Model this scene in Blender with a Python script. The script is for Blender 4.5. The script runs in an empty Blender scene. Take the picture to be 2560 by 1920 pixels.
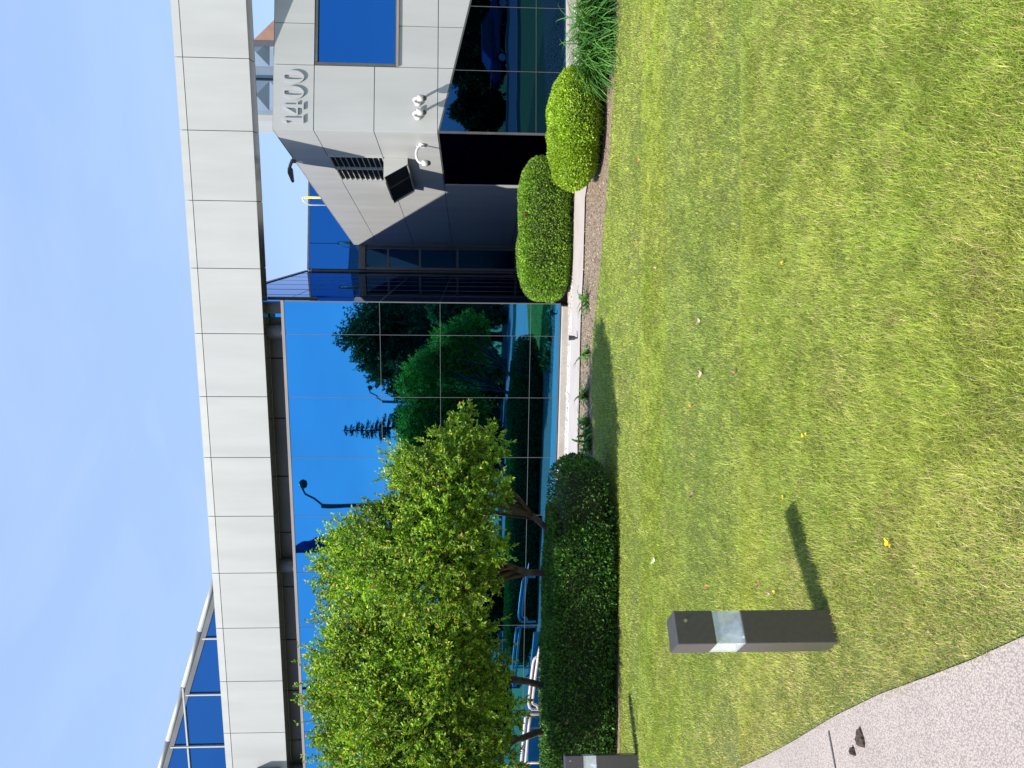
import bpy, math, random
import numpy as np
from mathutils import Vector, Matrix

# ---------------------------------------------------------------- camera, sky, sun
sc = bpy.context.scene
COL = sc.collection
F, PITCH, ROLL, EYE = 1900.0, 0.04982, -0.00471, 1.65      # the photograph is a portrait turned on its side
def cam_axes():
    c, s = math.cos(PITCH), math.sin(PITCH)
    fwd = Vector((0, c, -s)); up0 = Vector((0, s, c)); r0 = Vector((1, 0, 0))
    cr, sr = math.cos(ROLL), math.sin(ROLL)
    return r0 * cr - up0 * sr, r0 * sr + up0 * cr, fwd
RIGHT, UP, FWD = cam_axes()
cam = bpy.data.cameras.new('camera'); cam.sensor_width = 36; cam.lens = F * 36 / 2560
cam.clip_start = 0.05; cam.clip_end = 2000
co = bpy.data.objects.new('camera', cam); COL.objects.link(co)
M = Matrix.Identity(4)
for i in range(3):
    M[i][0], M[i][1], M[i][2] = -UP[i], RIGHT[i], -FWD[i]
M[2][3] = EYE
co.matrix_world = M
sc.camera = co
sc.render.resolution_x, sc.render.resolution_y = 1024, 768

SUN_PHI, SUN_EL = math.radians(49), math.radians(51)       # behind the camera to the left
SUN = Vector((-math.sin(SUN_PHI) * math.cos(SUN_EL), -math.cos(SUN_PHI) * math.cos(SUN_EL), math.sin(SUN_EL)))
w = bpy.data.worlds.new('World'); sc.world = w; w.use_nodes = True
nt = w.node_tree; bg = nt.nodes['Background']
sky = nt.nodes.new('ShaderNodeTexSky'); sky.sky_type = 'NISHITA'; sky.sun_disc = False
sky.sun_elevation = SUN_EL; sky.sun_rotation = math.atan2(SUN.x, SUN.y)
sky.air_density = 1.0; sky.dust_density = 1.2; sky.ozone_density = 1.6
tcw = nt.nodes.new('ShaderNodeTexCoord'); mpw = nt.nodes.new('ShaderNodeMapping'); mpw.inputs['Scale'].default_value = (1.2, 2.2, 3.5)
nzw = nt.nodes.new('ShaderNodeTexNoise'); nzw.inputs['Scale'].default_value = 1.6; nzw.inputs['Detail'].default_value = 5; nzw.inputs['Roughness'].default_value = 0.55
nt.links.new(tcw.outputs['Generated'], mpw.inputs[0]); nt.links.new(mpw.outputs[0], nzw.inputs['Vector'])
rgw = nt.nodes.new('ShaderNodeMapRange'); rgw.inputs[1].default_value = 0.42; rgw.inputs[2].default_value = 0.8; rgw.inputs[3].default_value = 0.74; rgw.inputs[4].default_value = 0.93
mxw = nt.nodes.new('ShaderNodeMix'); mxw.data_type = 'RGBA'; mxw.inputs[7].default_value = (1.30, 1.88, 3.1, 1)   # thin high cloud
nt.links.new(nzw.outputs[0], rgw.inputs[0]); nt.links.new(rgw.outputs[0], mxw.inputs[0]); nt.links.new(sky.outputs[0], mxw.inputs[6])
nz2 = nt.nodes.new('ShaderNodeTexNoise'); nz2.inputs['Scale'].default_value = 2.6; nz2.inputs['Detail'].default_value = 7; nz2.inputs['Roughness'].default_value = 0.6; nz2.inputs['Distortion'].default_value = 0.6
nt.links.new(mpw.outputs[0], nz2.inputs['Vector'])
rg2 = nt.nodes.new('ShaderNodeMapRange'); rg2.inputs[1].default_value = 0.45; rg2.inputs[2].default_value = 0.78; rg2.inputs[3].default_value = 0.0; rg2.inputs[4].default_value = 0.42
mx2 = nt.nodes.new('ShaderNodeMix'); mx2.data_type = 'RGBA'; mx2.inputs[7].default_value = (1.75, 2.25, 3.2, 1)
nt.links.new(nz2.outputs[0], rg2.inputs[0]); nt.links.new(rg2.outputs[0], mx2.inputs[0]); nt.links.new(mxw.outputs[2], mx2.inputs[6])
nt.links.new(mx2.outputs[2], bg.inputs[0]); bg.inputs[1].default_value = 0.15
sl = bpy.data.lights.new('sun', 'SUN'); sl.energy = 3.85; sl.angle = math.radians(0.53); sl.color = (1, 0.945, 0.86)
so = bpy.data.objects.new('sun', sl); COL.objects.link(so)
so.rotation_euler = SUN.to_track_quat('Z', 'Y').to_euler()
sc.view_settings.view_transform = 'Standard'; sc.view_settings.look = 'None'
sc.view_settings.exposure = 1.12; sc.view_settings.gamma = 1
sc.cycles.max_bounces = 8; sc.cycles.transparent_max_bounces = 8
sc.cycles.use_adaptive_sampling = True

rnd = random.Random(7)
rng = np.random.default_rng(11)

# ---------------------------------------------------------------- helpers
D = 2560 / 2212.0                                         # photo coordinates measured on a 2212 px wide view
def ray(x, y):                                            # photo pixel (2212 wide view) -> world direction
    x *= D; y *= D
    return (RIGHT * ((960 - y) / F) + UP * ((1280 - x) / F) + FWD)
CAM = Vector((0, 0, EYE))
def ground(x, y, z=0.0):
    r = ray(x, y); t = (z - EYE) / r.z
    return CAM + r * t
def at_depth(x, y, d):
    r = ray(x, y); return CAM + r * (d / r.y)
class Frame:
    """local frame: x right along a facade, y into the building, z up"""
    def __init__(s, o, ang):
        s.o = Vector(o); s.a = ang
        s.ex = Vector((math.cos(ang), math.sin(ang), 0)); s.ey = Vector((-math.sin(ang), math.cos(ang), 0))
    def w(s, x, y, z): return s.o + s.ex * x + s.ey * y + Vector((0, 0, z))
    def loc(s, p): d = p - s.o; return Vector((d.dot(s.ex), d.dot(s.ey), d.z))
    def hit_y(s, px, py, y=0.0):                          # pixel -> local point on plane y = const
        r = ray(px, py); t = (y - (CAM - s.o).dot(s.ey)) / r.dot(s.ey)
        return s.loc(CAM + r * t)
    def hit_x(s, px, py, x=0.0):
        r = ray(px, py); t = (x - (CAM - s.o).dot(s.ex)) / r.dot(s.ex)
        return s.loc(CAM + r * t)

def link_mesh(name, me, mat, parent=None, loc=None, rotz=None):
    if mat is not None:
        for m in (mat if isinstance(mat, (list, tuple)) else [mat]): me.materials.append(m)
    o = bpy.data.objects.new(name, me); COL.objects.link(o)
    if parent: o.parent = parent
    if loc is not None: o.location = loc
    if rotz is not None: o.rotation_euler = (0, 0, rotz)
    return o
def tag(o, label=None, cat=None, group=None, kind=None):
    if label: o['label'] = label
    if cat: o['category'] = cat
    if group: o['group'] = group
    if kind: o['kind'] = kind
    return o
def empty(name, loc, rotz=0, label=None, cat=None, group=None):
    o = bpy.data.objects.new(name, None); COL.objects.link(o)
    o.empty_display_size = 0.1
    o.location = loc; o.rotation_euler = (0, 0, rotz)
    return tag(o, label, cat, group)
class MB:
    def __init__(s): s.v = []; s.f = []; s.m = []
    def add(s, vs, fs, mi=0):
        n = len(s.v); s.v += [tuple(v) for v in vs]; s.f += [tuple(i + n for i in f) for f in fs]; s.m += [mi] * len(fs); return s
    def box(s, x0, x1, y0, y1, z0, z1, mi=0):
        v = [(x0, y0, z0), (x1, y0, z0), (x1, y1, z0), (x0, y1, z0), (x0, y0, z1), (x1, y0, z1), (x1, y1, z1), (x0, y1, z1)]
        return s.add(v, [(3, 2, 1, 0), (4, 5, 6, 7), (0, 1, 5, 4), (1, 2, 6, 5), (2, 3, 7, 6), (3, 0, 4, 7)], mi)
    def prism(s, poly, d, mi=0):                          # polygon (3D pts) extruded along vector d
        d = Vector(d); n = len(poly); a = [Vector(p) for p in poly]; b = [p + d for p in a]
        fs = [tuple(range(n)), tuple(range(2 * n - 1, n - 1, -1))]
        fs += [(i, i + n, (i + 1) % n + n, (i + 1) % n) for i in range(n)]
        return s.add(a + b, fs, mi)
    def tube(s, pts, r, n=8, mi=0, cap=True):
        pts = [Vector(p) for p in pts]; rs = r if isinstance(r, (list, tuple)) else [r] * len(pts)
        rings = []; up = Vector((0.31, 0.2, 0.93))
        for i, p in enumerate(pts):
            t = (pts[min(i + 1, len(pts) - 1)] - pts[max(i - 1, 0)]).normalized()
            a = t.cross(up)
            if a.length < 1e-3: a = t.cross(Vector((1, 0, 0)))
            a.normalize(); b = t.cross(a)
            rings.append([p + (a * math.cos(2 * math.pi * k / n) + b * math.sin(2 * math.pi * k / n)) * rs[i] for k in range(n)])
        vs = [v for ring in rings for v in ring]; fs = []
        for i in range(len(pts) - 1):
            for k in range(n):
                k2 = (k + 1) % n
                fs.append((i * n + k, i * n + k2, (i + 1) * n + k2, (i + 1) * n + k))
        if cap: fs += [tuple(range(n - 1, -1, -1)), tuple((len(pts) - 1) * n + k for k in range(n))]
        return s.add(vs, fs, mi)
    def lathe(s, prof, c=(0, 0, 0), n=16, mi=0):          # profile of (r, z)
        c = Vector(c); vs = []; fs = []
        for r, z in prof:
            vs += [c + Vector((r * math.cos(2 * math.pi * k / n), r * math.sin(2 * math.pi * k / n), z)) for k in range(n)]
        for i in range(len(prof) - 1):
            for k in range(n):
                k2 = (k + 1) % n; fs.append((i * n + k, i * n + k2, (i + 1) * n + k2, (i + 1) * n + k))
        return s.add(vs, fs, mi)
    def build(s, name, mat, parent=None, loc=None, rotz=None, smooth=False, bevel=0, fix=True):
        me = bpy.data.meshes.new(name); me.from_pydata(s.v, [], s.f); me.update()
        if fix:
            import bmesh
            bm = bmesh.new(); bm.from_mesh(me); bmesh.ops.recalc_face_normals(bm, faces=bm.faces); bm.to_mesh(me); bm.free()
        o = link_mesh(name, me, mat, parent, loc, rotz)
        if any(s.m): me.polygons.foreach_set('material_index', s.m)
        if smooth:
            me.polygons.foreach_set('use_smooth', [True] * len(me.polygons))
        if bevel:
            b = o.modifiers.new('bevel', 'BEVEL'); b.width = bevel; b.segments = 2; b.limit_method = 'ANGLE'
        return o
def np_mesh(name, V, Fc, mat, cols=None, parent=None, smooth=False):
    """V (n,3), Fc (m,k) index array, cols (n,3)"""
    me = bpy.data.meshes.new(name); n = len(V); m, k = Fc.shape
    me.vertices.add(n); me.vertices.foreach_set('co', np.ascontiguousarray(V, dtype=np.float32).ravel())
    me.loops.add(m * k); me.loops.foreach_set('vertex_index', np.ascontiguousarray(Fc, dtype=np.int32).ravel())
    me.polygons.add(m); me.polygons.foreach_set('loop_start', np.arange(0, m * k, k, dtype=np.int32))
    if cols is not None:
        a = me.color_attributes.new('Col', 'FLOAT_COLOR', 'POINT')
        a.data.foreach_set('color', np.hstack([cols, np.ones((n, 1))]).astype(np.float32).ravel())
    me.update(calc_edges=True); me.validate()
    if smooth: me.polygons.foreach_set('use_smooth', np.ones(m, dtype=bool))
    return link_mesh(name, me, mat, parent)
def vnoise(P, scale, seed=0):
    """smooth 2-D/3-D value noise in 0..1"""
    P = np.asarray(P, float) * scale
    if P.shape[1] == 2: P = np.hstack([P, np.zeros((len(P), 1))])
    i = np.floor(P).astype(np.int64); f = P - i; f = f * f * (3 - 2 * f)
    def h(ix, iy, iz):
        n = (ix * 374761393 + iy * 668265263 + iz * 2147483647 + seed * 974634777) & 0xffffffff
        n = ((n ^ (n >> 13)) * 1274126177) & 0xffffffff
        n = ((n ^ (n >> 16)) * 2246822519) & 0xffffffff
        return ((n ^ (n >> 15)) & 0xffff) / 65535.0
    r = 0
    for dx in (0, 1):
        for dy in (0, 1):
            for dz in (0, 1):
                wgt = (f[:, 0] if dx else 1 - f[:, 0]) * (f[:, 1] if dy else 1 - f[:, 1]) * (f[:, 2] if dz else 1 - f[:, 2])
                r = r + wgt * h(i[:, 0] + dx, i[:, 1] + dy, i[:, 2] + dz)
    return r

# ---------------------------------------------------------------- materials
def new_mat(name):
    m = bpy.data.materials.new(name); m.use_nodes = True
    return m, m.node_tree, m.node_tree.nodes['Principled BSDF']
def noise_mat(name, c1, c2, scale=5, rough=0.6, metal=0, bump=0.0, bscale=40, detail=4, spec=0.5, stretch=None, c3=None, s3=60):
    m, t, b = new_mat(name)
    tc = t.nodes.new('ShaderNodeTexCoord'); mp = t.nodes.new('ShaderNodeMapping')
    t.links.new(tc.outputs['Object'], mp.inputs[0])
    if stretch: mp.inputs['Scale'].default_value = stretch
    n = t.nodes.new('ShaderNodeTexNoise'); n.inputs['Scale'].default_value = scale; n.inputs['Detail'].default_value = detail
    t.links.new(mp.outputs[0], n.inputs['Vector'])
    r = t.nodes.new('ShaderNodeValToRGB'); r.color_ramp.elements[0].position = 0.3; r.color_ramp.elements[1].position = 0.7
    r.color_ramp.elements[0].color = (*c1, 1); r.color_ramp.elements[1].color = (*c2, 1)
    t.links.new(n.outputs[0], r.inputs[0]); out = r.outputs[0]
    if c3:
        n3 = t.nodes.new('ShaderNodeTexNoise'); n3.inputs['Scale'].default_value = s3; n3.inputs['Detail'].default_value = 2
        t.links.new(mp.outputs[0], n3.inputs['Vector'])
        r3 = t.nodes.new('ShaderNodeValToRGB'); r3.color_ramp.elements[0].position = 0.56; r3.color_ramp.elements[1].position = 0.64
        t.links.new(n3.outputs[0], r3.inputs[0])
        mx = t.nodes.new('ShaderNodeMix'); mx.data_type = 'RGBA'
        t.links.new(r3.outputs[0], mx.inputs[0]); t.links.new(out, mx.inputs[6]); mx.inputs[7].default_value = (*c3, 1); out = mx.outputs[2]
    t.links.new(out, b.inputs['Base Color'])
    b.inputs['Roughness'].default_value = rough; b.inputs['Metallic'].default_value = metal
    b.inputs['Specular IOR Level'].default_value = spec
    if bump:
        n2 = t.nodes.new('ShaderNodeTexNoise'); n2.inputs['Scale'].default_value = bscale; n2.inputs['Detail'].default_value = 3
        t.links.new(mp.outputs[0], n2.inputs['Vector'])
        bp = t.nodes.new('ShaderNodeBump'); bp.inputs['Strength'].default_value = 0.6; bp.inputs['Distance'].default_value = bump
        t.links.new(n2.outputs[0], bp.inputs['Height']); t.links.new(bp.outputs[0], b.inputs['Normal'])
    return m
def mirror_glass(name, tint, rough=0.012, wave=0.0015):
    m, t, b = new_mat(name)
    b.inputs['Base Color'].default_value = (*tint, 1); b.inputs['Metallic'].default_value = 1
    b.inputs['Roughness'].default_value = rough
    b.inputs['Specular Tint'].default_value = (0.35, 0.5, 0.75, 1)
    tc = t.nodes.new('ShaderNodeTexCoord'); n = t.nodes.new('ShaderNodeTexNoise')
    n.inputs['Scale'].default_value = 1.1; n.inputs['Detail'].default_value = 1
    t.links.new(tc.outputs['Object'], n.inputs['Vector'])
    bp = t.nodes.new('ShaderNodeBump'); bp.inputs['Strength'].default_value = 1; bp.inputs['Distance'].default_value = wave
    t.links.new(n.outputs[0], bp.inputs['Height']); t.links.new(bp.outputs[0], b.inputs['Normal'])
    return m
def leaf_mat(name, trans=0.35, rough=0.45, spec=0.35):
    m, t, b = new_mat(name)
    at = t.nodes.new('ShaderNodeAttribute'); at.attribute_name = 'Col'
    t.links.new(at.outputs['Color'], b.inputs['Base Color']); b.inputs['Roughness'].default_value = rough
    b.inputs['Specular IOR Level'].default_value = spec
    tr = t.nodes.new('ShaderNodeBsdfTranslucent'); mul = t.nodes.new('ShaderNodeMix'); mul.data_type = 'RGBA'; mul.blend_type = 'MULTIPLY'
    mul.inputs[0].default_value = 1; mul.inputs[7].default_value = (1.25, 1.3, 0.5, 1)
    t.links.new(at.outputs['Color'], mul.inputs[6]); t.links.new(mul.outputs[2], tr.inputs[0])
    mx = t.nodes.new('ShaderNodeMixShader'); mx.inputs[0].default_value = trans
    t.links.new(b.outputs[0], mx.inputs[1]); t.links.new(tr.outputs[0], mx.inputs[2])
    t.links.new(mx.outputs[0], t.nodes['Material Output'].inputs[0])
    return m
MAT = {
 'panel': noise_mat('aluminium_panel', (0.375, 0.38, 0.368), (0.43, 0.435, 0.424), 1.3, 0.42, metal=0.1, spec=0.35, detail=6, stretch=(2.2, 2.2, 0.35)),
 'joint': noise_mat('dark_joint_sealant', (0.06, 0.065, 0.07), (0.09, 0.095, 0.1), 4, 0.8),
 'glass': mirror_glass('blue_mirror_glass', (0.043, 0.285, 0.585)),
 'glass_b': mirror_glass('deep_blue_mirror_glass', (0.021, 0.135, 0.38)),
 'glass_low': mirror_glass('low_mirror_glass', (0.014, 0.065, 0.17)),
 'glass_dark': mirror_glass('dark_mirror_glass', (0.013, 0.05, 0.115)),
 'mullion': noise_mat('pale_mullion', (0.10, 0.105, 0.115), (0.13, 0.135, 0.145), 3, 0.45, metal=0.3),
 'slate': noise_mat('slate_grey_metal', (0.075, 0.075, 0.09), (0.10, 0.10, 0.115), 1.5, 0.45, detail=3),
 'taupe': noise_mat('taupe_coping_metal', (0.22, 0.19, 0.18), (0.27, 0.235, 0.22), 2, 0.4),
 'soffit': noise_mat('grey_soffit_metal', (0.25, 0.26, 0.24), (0.29, 0.30, 0.28), 1, 0.22, metal=0.7),
 'frame_dark': noise_mat('dark_window_frame', (0.06, 0.06, 0.058), (0.09, 0.088, 0.085), 5, 0.4),
 'black': noise_mat('black_shade_fill', (0.008, 0.008, 0.009), (0.014, 0.014, 0.015), 4, 0.8),  # flat black that stands in for shade inside gaps and openings
 'white_metal': noise_mat('white_painted_metal', (0.56, 0.56, 0.555), (0.62, 0.62, 0.61), 6, 0.35),
 'digit': noise_mat('pale_lettering_metal', (0.36, 0.37, 0.385), (0.40, 0.41, 0.425), 8, 0.3),
 'concrete': noise_mat('curb_concrete', (0.30, 0.275, 0.245), (0.37, 0.34, 0.30), 3, 0.85, bump=0.004, bscale=60, c3=(0.29, 0.26, 0.23), s3=25),
 'walk': noise_mat('sidewalk_concrete', (0.33, 0.285, 0.255), (0.38, 0.33, 0.295), 2.2, 0.9, bump=0.002, bscale=90, c3=(0.33, 0.29, 0.27), s3=40),
 'gravel_bed': noise_mat('pale_gravel_bed', (0.24, 0.21, 0.18), (0.42, 0.37, 0.33), 30, 0.9, bump=0.02, bscale=30),
 'gravel': noise_mat('pale_stone', (0.36, 0.31, 0.28), (0.52, 0.46, 0.42), 2, 0.85),
 'mulch': noise_mat('wood_mulch', (0.10, 0.07, 0.046), (0.25, 0.185, 0.13), 28, 0.95, bump=0.03, bscale=45, c3=(0.36, 0.28, 0.2), s3=70),
 'soil': noise_mat('lawn_soil', (0.06, 0.085, 0.02), (0.11, 0.13, 0.035), 9, 1.0, bump=0.01, bscale=60),
 'turf_far': noise_mat('far_turf', (0.09, 0.15, 0.03), (0.16, 0.21, 0.05), 5, 0.9, bump=0.02, bscale=80),
 'dark_ground': noise_mat('darkened_floor_tone', (0.05, 0.042, 0.034), (0.08, 0.066, 0.055), 12, 0.95),  # dark tone chosen to keep the court in shade
 'road': noise_mat('asphalt', (0.10, 0.10, 0.105), (0.15, 0.15, 0.155), 6, 0.85, bump=0.003, bscale=120),
 'bronze': noise_mat('dark_bronze_paint', (0.095, 0.086, 0.09), (0.115, 0.104, 0.108), 40, 0.34, metal=0.5, bump=0.0006, bscale=300, spec=0.6),
 'rail': noise_mat('taupe_painted_steel', (0.34, 0.29, 0.27), (0.42, 0.36, 0.34), 10, 0.35),
 'bark': noise_mat('bark', (0.05, 0.035, 0.025), (0.12, 0.09, 0.07), 14, 0.9, bump=0.02, bscale=40, stretch=(1, 1, 0.3)),
 'leaf': leaf_mat('leaf', 0.4), 'needle': leaf_mat('clipped_foliage', 0.25, 0.5), 'blade': leaf_mat('grass_blade', 0.35, 0.5, 0.2),
 'core': noise_mat('shrub_inner_shade', (0.012, 0.018, 0.006), (0.03, 0.035, 0.012), 20, 1.0),  # leaf-gap shade put into the colour of the solid core
 'yellow': noise_mat('yellow_paint', (0.70, 0.45, 0.05), (0.78, 0.52, 0.08), 8, 0.4),
 'brown': noise_mat('brown_metal', (0.27, 0.15, 0.11), (0.33, 0.19, 0.14), 3, 0.45),
 'roofing': noise_mat('grey_roofing', (0.22, 0.22, 0.22), (0.3, 0.3, 0.3), 3, 0.9),
 'flag': noise_mat('navy_flag_cloth', (0.03, 0.05, 0.2), (0.04, 0.065, 0.26), 3, 0.8),
 'dark_metal': noise_mat('dark_pole_metal', (0.03, 0.03, 0.035), (0.05, 0.05, 0.055), 6, 0.5),
 'car_paint': noise_mat('dark_blue_car_paint', (0.012, 0.02, 0.09), (0.014, 0.024, 0.10), 2, 0.12, spec=0.8),
 'tyre': noise_mat('tyre_rubber', (0.015, 0.015, 0.015), (0.03, 0.03, 0.03), 20, 0.9),
 'alloy': noise_mat('alloy_rim', (0.45, 0.45, 0.47), (0.55, 0.55, 0.57), 6, 0.3, metal=0.9),
 'red': noise_mat('red_lamp', (0.4, 0.02, 0.02), (0.5, 0.03, 0.03), 6, 0.2),
 'car_glass': noise_mat('car_window_glass', (0.02, 0.025, 0.03), (0.03, 0.035, 0.04), 2, 0.05, spec=1.0),
}
def exposed_aggregate():
    m, t, b = new_mat('exposed_aggregate')
    tc = t.nodes.new('ShaderNodeTexCoord')
    v = t.nodes.new('ShaderNodeTexVoronoi'); v.inputs['Scale'].default_value = 150
    t.links.new(tc.outputs['Object'], v.inputs['Vector'])
    r = t.nodes.new('ShaderNodeValToRGB'); e = r.color_ramp.elements
    e[0].position = 0.0; e[0].color = (0.43, 0.375, 0.34, 1); e[1].position = 0.66; e[1].color = (0.27, 0.235, 0.215, 1)
    k = e.new(0.42); k.color = (0.41, 0.355, 0.32, 1)
    t.links.new(v.outputs['Distance'], r.inputs[0])
    hs = t.nodes.new('ShaderNodeMix'); hs.data_type = 'RGBA'; hs.blend_type = 'MULTIPLY'; hs.inputs[0].default_value = 0.2
    t.links.new(r.outputs[0], hs.inputs[6]); 
    bw = t.nodes.new('ShaderNodeRGBToBW'); t.links.new(v.outputs['Color'], bw.inputs[0])
    r2 = t.nodes.new('ShaderNodeValToRGB'); r2.color_ramp.elements[0].color = (0.45, 0.41, 0.4, 1); r2.color_ramp.elements[1].color = (1.0, 0.99, 0.97, 1)
    r2.color_ramp.elements[0].position = 0.25; r2.color_ramp.elements[1].position = 0.6
    t.links.new(bw.outputs[0], r2.inputs[0]); t.links.new(r2.outputs[0], hs.inputs[7])
    n = t.nodes.new('ShaderNodeTexNoise'); n.inputs['Scale'].default_value = 2.5; n.inputs['Detail'].default_value = 5
    t.links.new(tc.outputs['Object'], n.inputs['Vector'])
    m2 = t.nodes.new('ShaderNodeMix'); m2.data_type = 'RGBA'; m2.blend_type = 'MULTIPLY'; m2.inputs[0].default_value = 0.22
    t.links.new(hs.outputs[2], m2.inputs[6]); t.links.new(n.outputs[0], m2.inputs[7])
    t.links.new(m2.outputs[2], b.inputs['Base Color']); b.inputs['Roughness'].default_value = 0.9
    bp = t.nodes.new('ShaderNodeBump'); bp.inputs['Strength'].default_value = 0.5; bp.inputs['Distance'].default_value = 0.004; bp.invert = True
    t.links.new(v.outputs['Distance'], bp.inputs['Height']); t.links.new(bp.outputs[0], b.inputs['Normal'])
    return m
MAT['aggregate'] = exposed_aggregate()

# ---------------------------------------------------------------- frames of the building
AL = -0.21051; SCL = 0.9784; MOD = 1.1467 * SCL; OFF = 0.8883 * SCL
A_D = 13.9 * SCL
fa0 = Frame((0, A_D, 0), AL)
S0 = fa0.hit_y(1080, 655)[0]                               # right-hand corner of the glass wing
FA = Frame(fa0.w(S0, 0, 0), AL)                            # origin on the ground at that corner
JOINTS = [OFF - k * MOD - S0 for k in range(-8, 16)]       # bay lines, local x
Z_GB, Z_GT, Z_M3, Z_M2, Z_M1 = 0.15, 4.96, 0.66, 2.25, 3.30
Z_FB, Z_FT = 5.31, 6.36
BE = 0.04
corner_b = ground(1240, 292); corner_b = at_depth(1240, 293, 12.6)
FB = Frame((corner_b.x, corner_b.y, 0), BE)
LB = FB.hit_x(779, 529)[1]                                 # length of the side wall
Z_BT = FB.hit_y(590, 284.5)[2]
Z_S1, Z_S2, Z_S3 = FB.hit_y(677, 286)[2], FB.hit_y(807.5, 289)[2], FB.hit_y(945, 292)[2]
print('S0', S0, 'A corner', FA.o, 'B corner', FB.o, 'LB', LB, 'zb', Z_BT, Z_S1, Z_S2, Z_S3)

# ---------------------------------------------------------------- ground
def poly_obj(name, pts, z, mat, kind='structure', thick=0):
    mb = MB()
    if thick: mb.prism([(p[0], p[1], z - thick) for p in pts], (0, 0, thick))
    else: mb.add([(p[0], p[1], z) for p in pts], [tuple(range(len(pts)))])
    o = mb.build(name, mat); o['kind'] = kind; return o
g = MB(); g.add([(-600, -600, 0), (600, -600, 0), (600, 600, 0), (-600, 600, 0)], [(0, 1, 2, 3)])
o = g.build('lawn_ground', MAT['turf_far']); o['kind'] = 'structure'
# edges across the front of the building, world x -> y
def curve(pts): 
    xs = np.array([p[0] for p in pts]); ys = np.array([p[1] for p in pts]); i = np.argsort(xs); xs = xs[i]; ys = ys[i]
    def f(x):
        y = np.interp(x, xs, ys)
        y = np.where(x < xs[0], ys[0] + (x - xs[0]) * (ys[1] - ys[0]) / (xs[1] - xs[0]), y)
        return np.where(x > xs[-1], ys[-1] + (x - xs[-1]) * (ys[-1] - ys[-2]) / (xs[-1] - xs[-2]), y)
    return f
def b_front(x): return FB.o.y + math.tan(BE) * (x - FB.o.x)
def gxy(L): return [(ground(a, b)[0], ground(a, b)[1]) for a, b in L]
lawn_edge = curve(gxy([(1338, 0), (1330, 150), (1314, 400), (1296, 600), (1282, 720), (1279, 850), (1286, 985), (1318, 1090), (1338, 1300), (1341, 1640)]))
walk_near = curve(gxy([(1276, 380), (1268, 484 / D), (1264, 671 / D), (1258, 807 / D), (1255, 971 / D), (1252, 1107 / D)]) + [(5.2, b_front(5.2) - 1.15), (9, b_front(9) - 1.15)])
walk_far = curve(gxy([(1248, 380), (1245, 484 / D), (1241, 671 / D), (1238.5, 807 / D), (1234, 971 / D), (1231, 1107 / D)]) + [(5.2, b_front(5.2) - .34), (9, b_front(9) - .34)])
XS = np.linspace(-16, 12, 113)
def strip(name, lo, hi, z, mat, x0=-16, x1=12, n=113):
    xs = np.linspace(x0, x1, n); a = lo(xs); b = hi(xs)
    V = np.vstack([np.c_[xs, a, np.full(n, z)], np.c_[xs, b, np.full(n, z)]])
    Fc = np.array([(i, i + 1, n + i + 1, n + i) for i in range(n - 1)])
    o = np_mesh(name, V, Fc, MAT[mat]); o['kind'] = 'structure'; return o
strip('mulch_bed', lawn_edge, lambda x: np.maximum(walk_near(x), lawn_edge(x)) + 0.3, 0.008, 'mulch')
o = strip('sidewalk', walk_near, walk_far, 0.03, 'walk')
strip('gravel_bed', lambda x: walk_far(x) - 0.1, lambda x: walk_far(x) + .75, 0.012, 'gravel_bed')
strip('darkened_court_floor', lambda x: walk_far(x) + .6, lambda x: walk_far(x) * 0 + 22, 0.007, 'dark_ground')  # unseen court floor, darkened so less light bounces onto the walls
# foreground path at the left
pe = gxy([(1600, 1659), (1660, 1632), (1720, 1600), (1766, 1572), (1812, 1545), (1905, 1500), (2010, 1462), (2110, 1424), (2212, 1378)])
d0 = Vector((pe[0][0] - pe[2][0], pe[0][1] - pe[2][1])).normalized(); d1 = Vector((pe[-1][0] - pe[-3][0], pe[-1][1] - pe[-3][1])).normalized()
path_pts = [(pe[0][0] + d0.x * 5 - 1.5, pe[0][1] + d0.y * 5)] + pe + [(pe[-1][0] + d1.x * 1.2, pe[-1][1] + d1.y * 1.2), (pe[-1][0] + d1.x * 1.2 + 0.55, pe[-1][1] + d1.y * 1.2 - 2.9)]
path_poly = path_pts + [(-9, -1.9), (-9, 5.9)]
poly_obj('garden_path', path_poly, 0.013, MAT['aggregate'], thick=0.03)
ja, jb = ground(1797, 1579), ground(1812, 1659)
jd = (jb - ja).normalized(); jn = Vector((-jd.y, jd.x, 0)) * 0.006
mb = MB(); mb.add([ja + jn, ja - jn, ja - jn + jd * 4, ja + jn + jd * 4], [(0, 1, 2, 3)])
for v in range(4): mb.v[v] = (mb.v[v][0], mb.v[v][1], 0.017)
o = mb.build('path_joint', MAT['joint']); o['kind'] = 'structure'
# street behind the camera (mirrored in the glass)
mb = MB(); mb.add([(-80, -13.5, 0.02), (80, -9.5, 0.02), (80, -0.6, 0.02), (-80, -4.6, 0.02)], [(0, 1, 2, 3)])
o = mb.build('street', MAT['road']); o['kind'] = 'structure'
mb = MB()
mb.prism([(-80, -4.6, 0), (80, -0.6, 0), (80, -0.42, 0), (-80, -4.42, 0)], (0, 0, 0.13))
mb.prism([(-80, -13.7, 0), (80, -9.7, 0), (80, -9.5, 0), (-80, -13.5, 0)], (0, 0, 0.13))
o = mb.build('street_kerb', MAT['walk']); o['kind'] = 'structure'

# ---------------------------------------------------------------- the building
B = empty('office_building', FA.o, AL, 'modern office building of pale metal panels and blue mirrored glass behind the lawn', 'building')
def LA(p): return FA.loc(p)
def b_loc(x, y, z): return FA.loc(FB.w(x, y, z))           # panel wing coordinates -> building coordinates
class MBB(MB):                                             # mesh builder working in panel-wing coordinates
    def build(s, *a, **k):
        s.v = [tuple(b_loc(*v)) for v in s.v]; return MB.build(s, *a, **k)
XR = 0.0; XL = -15.0
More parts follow.
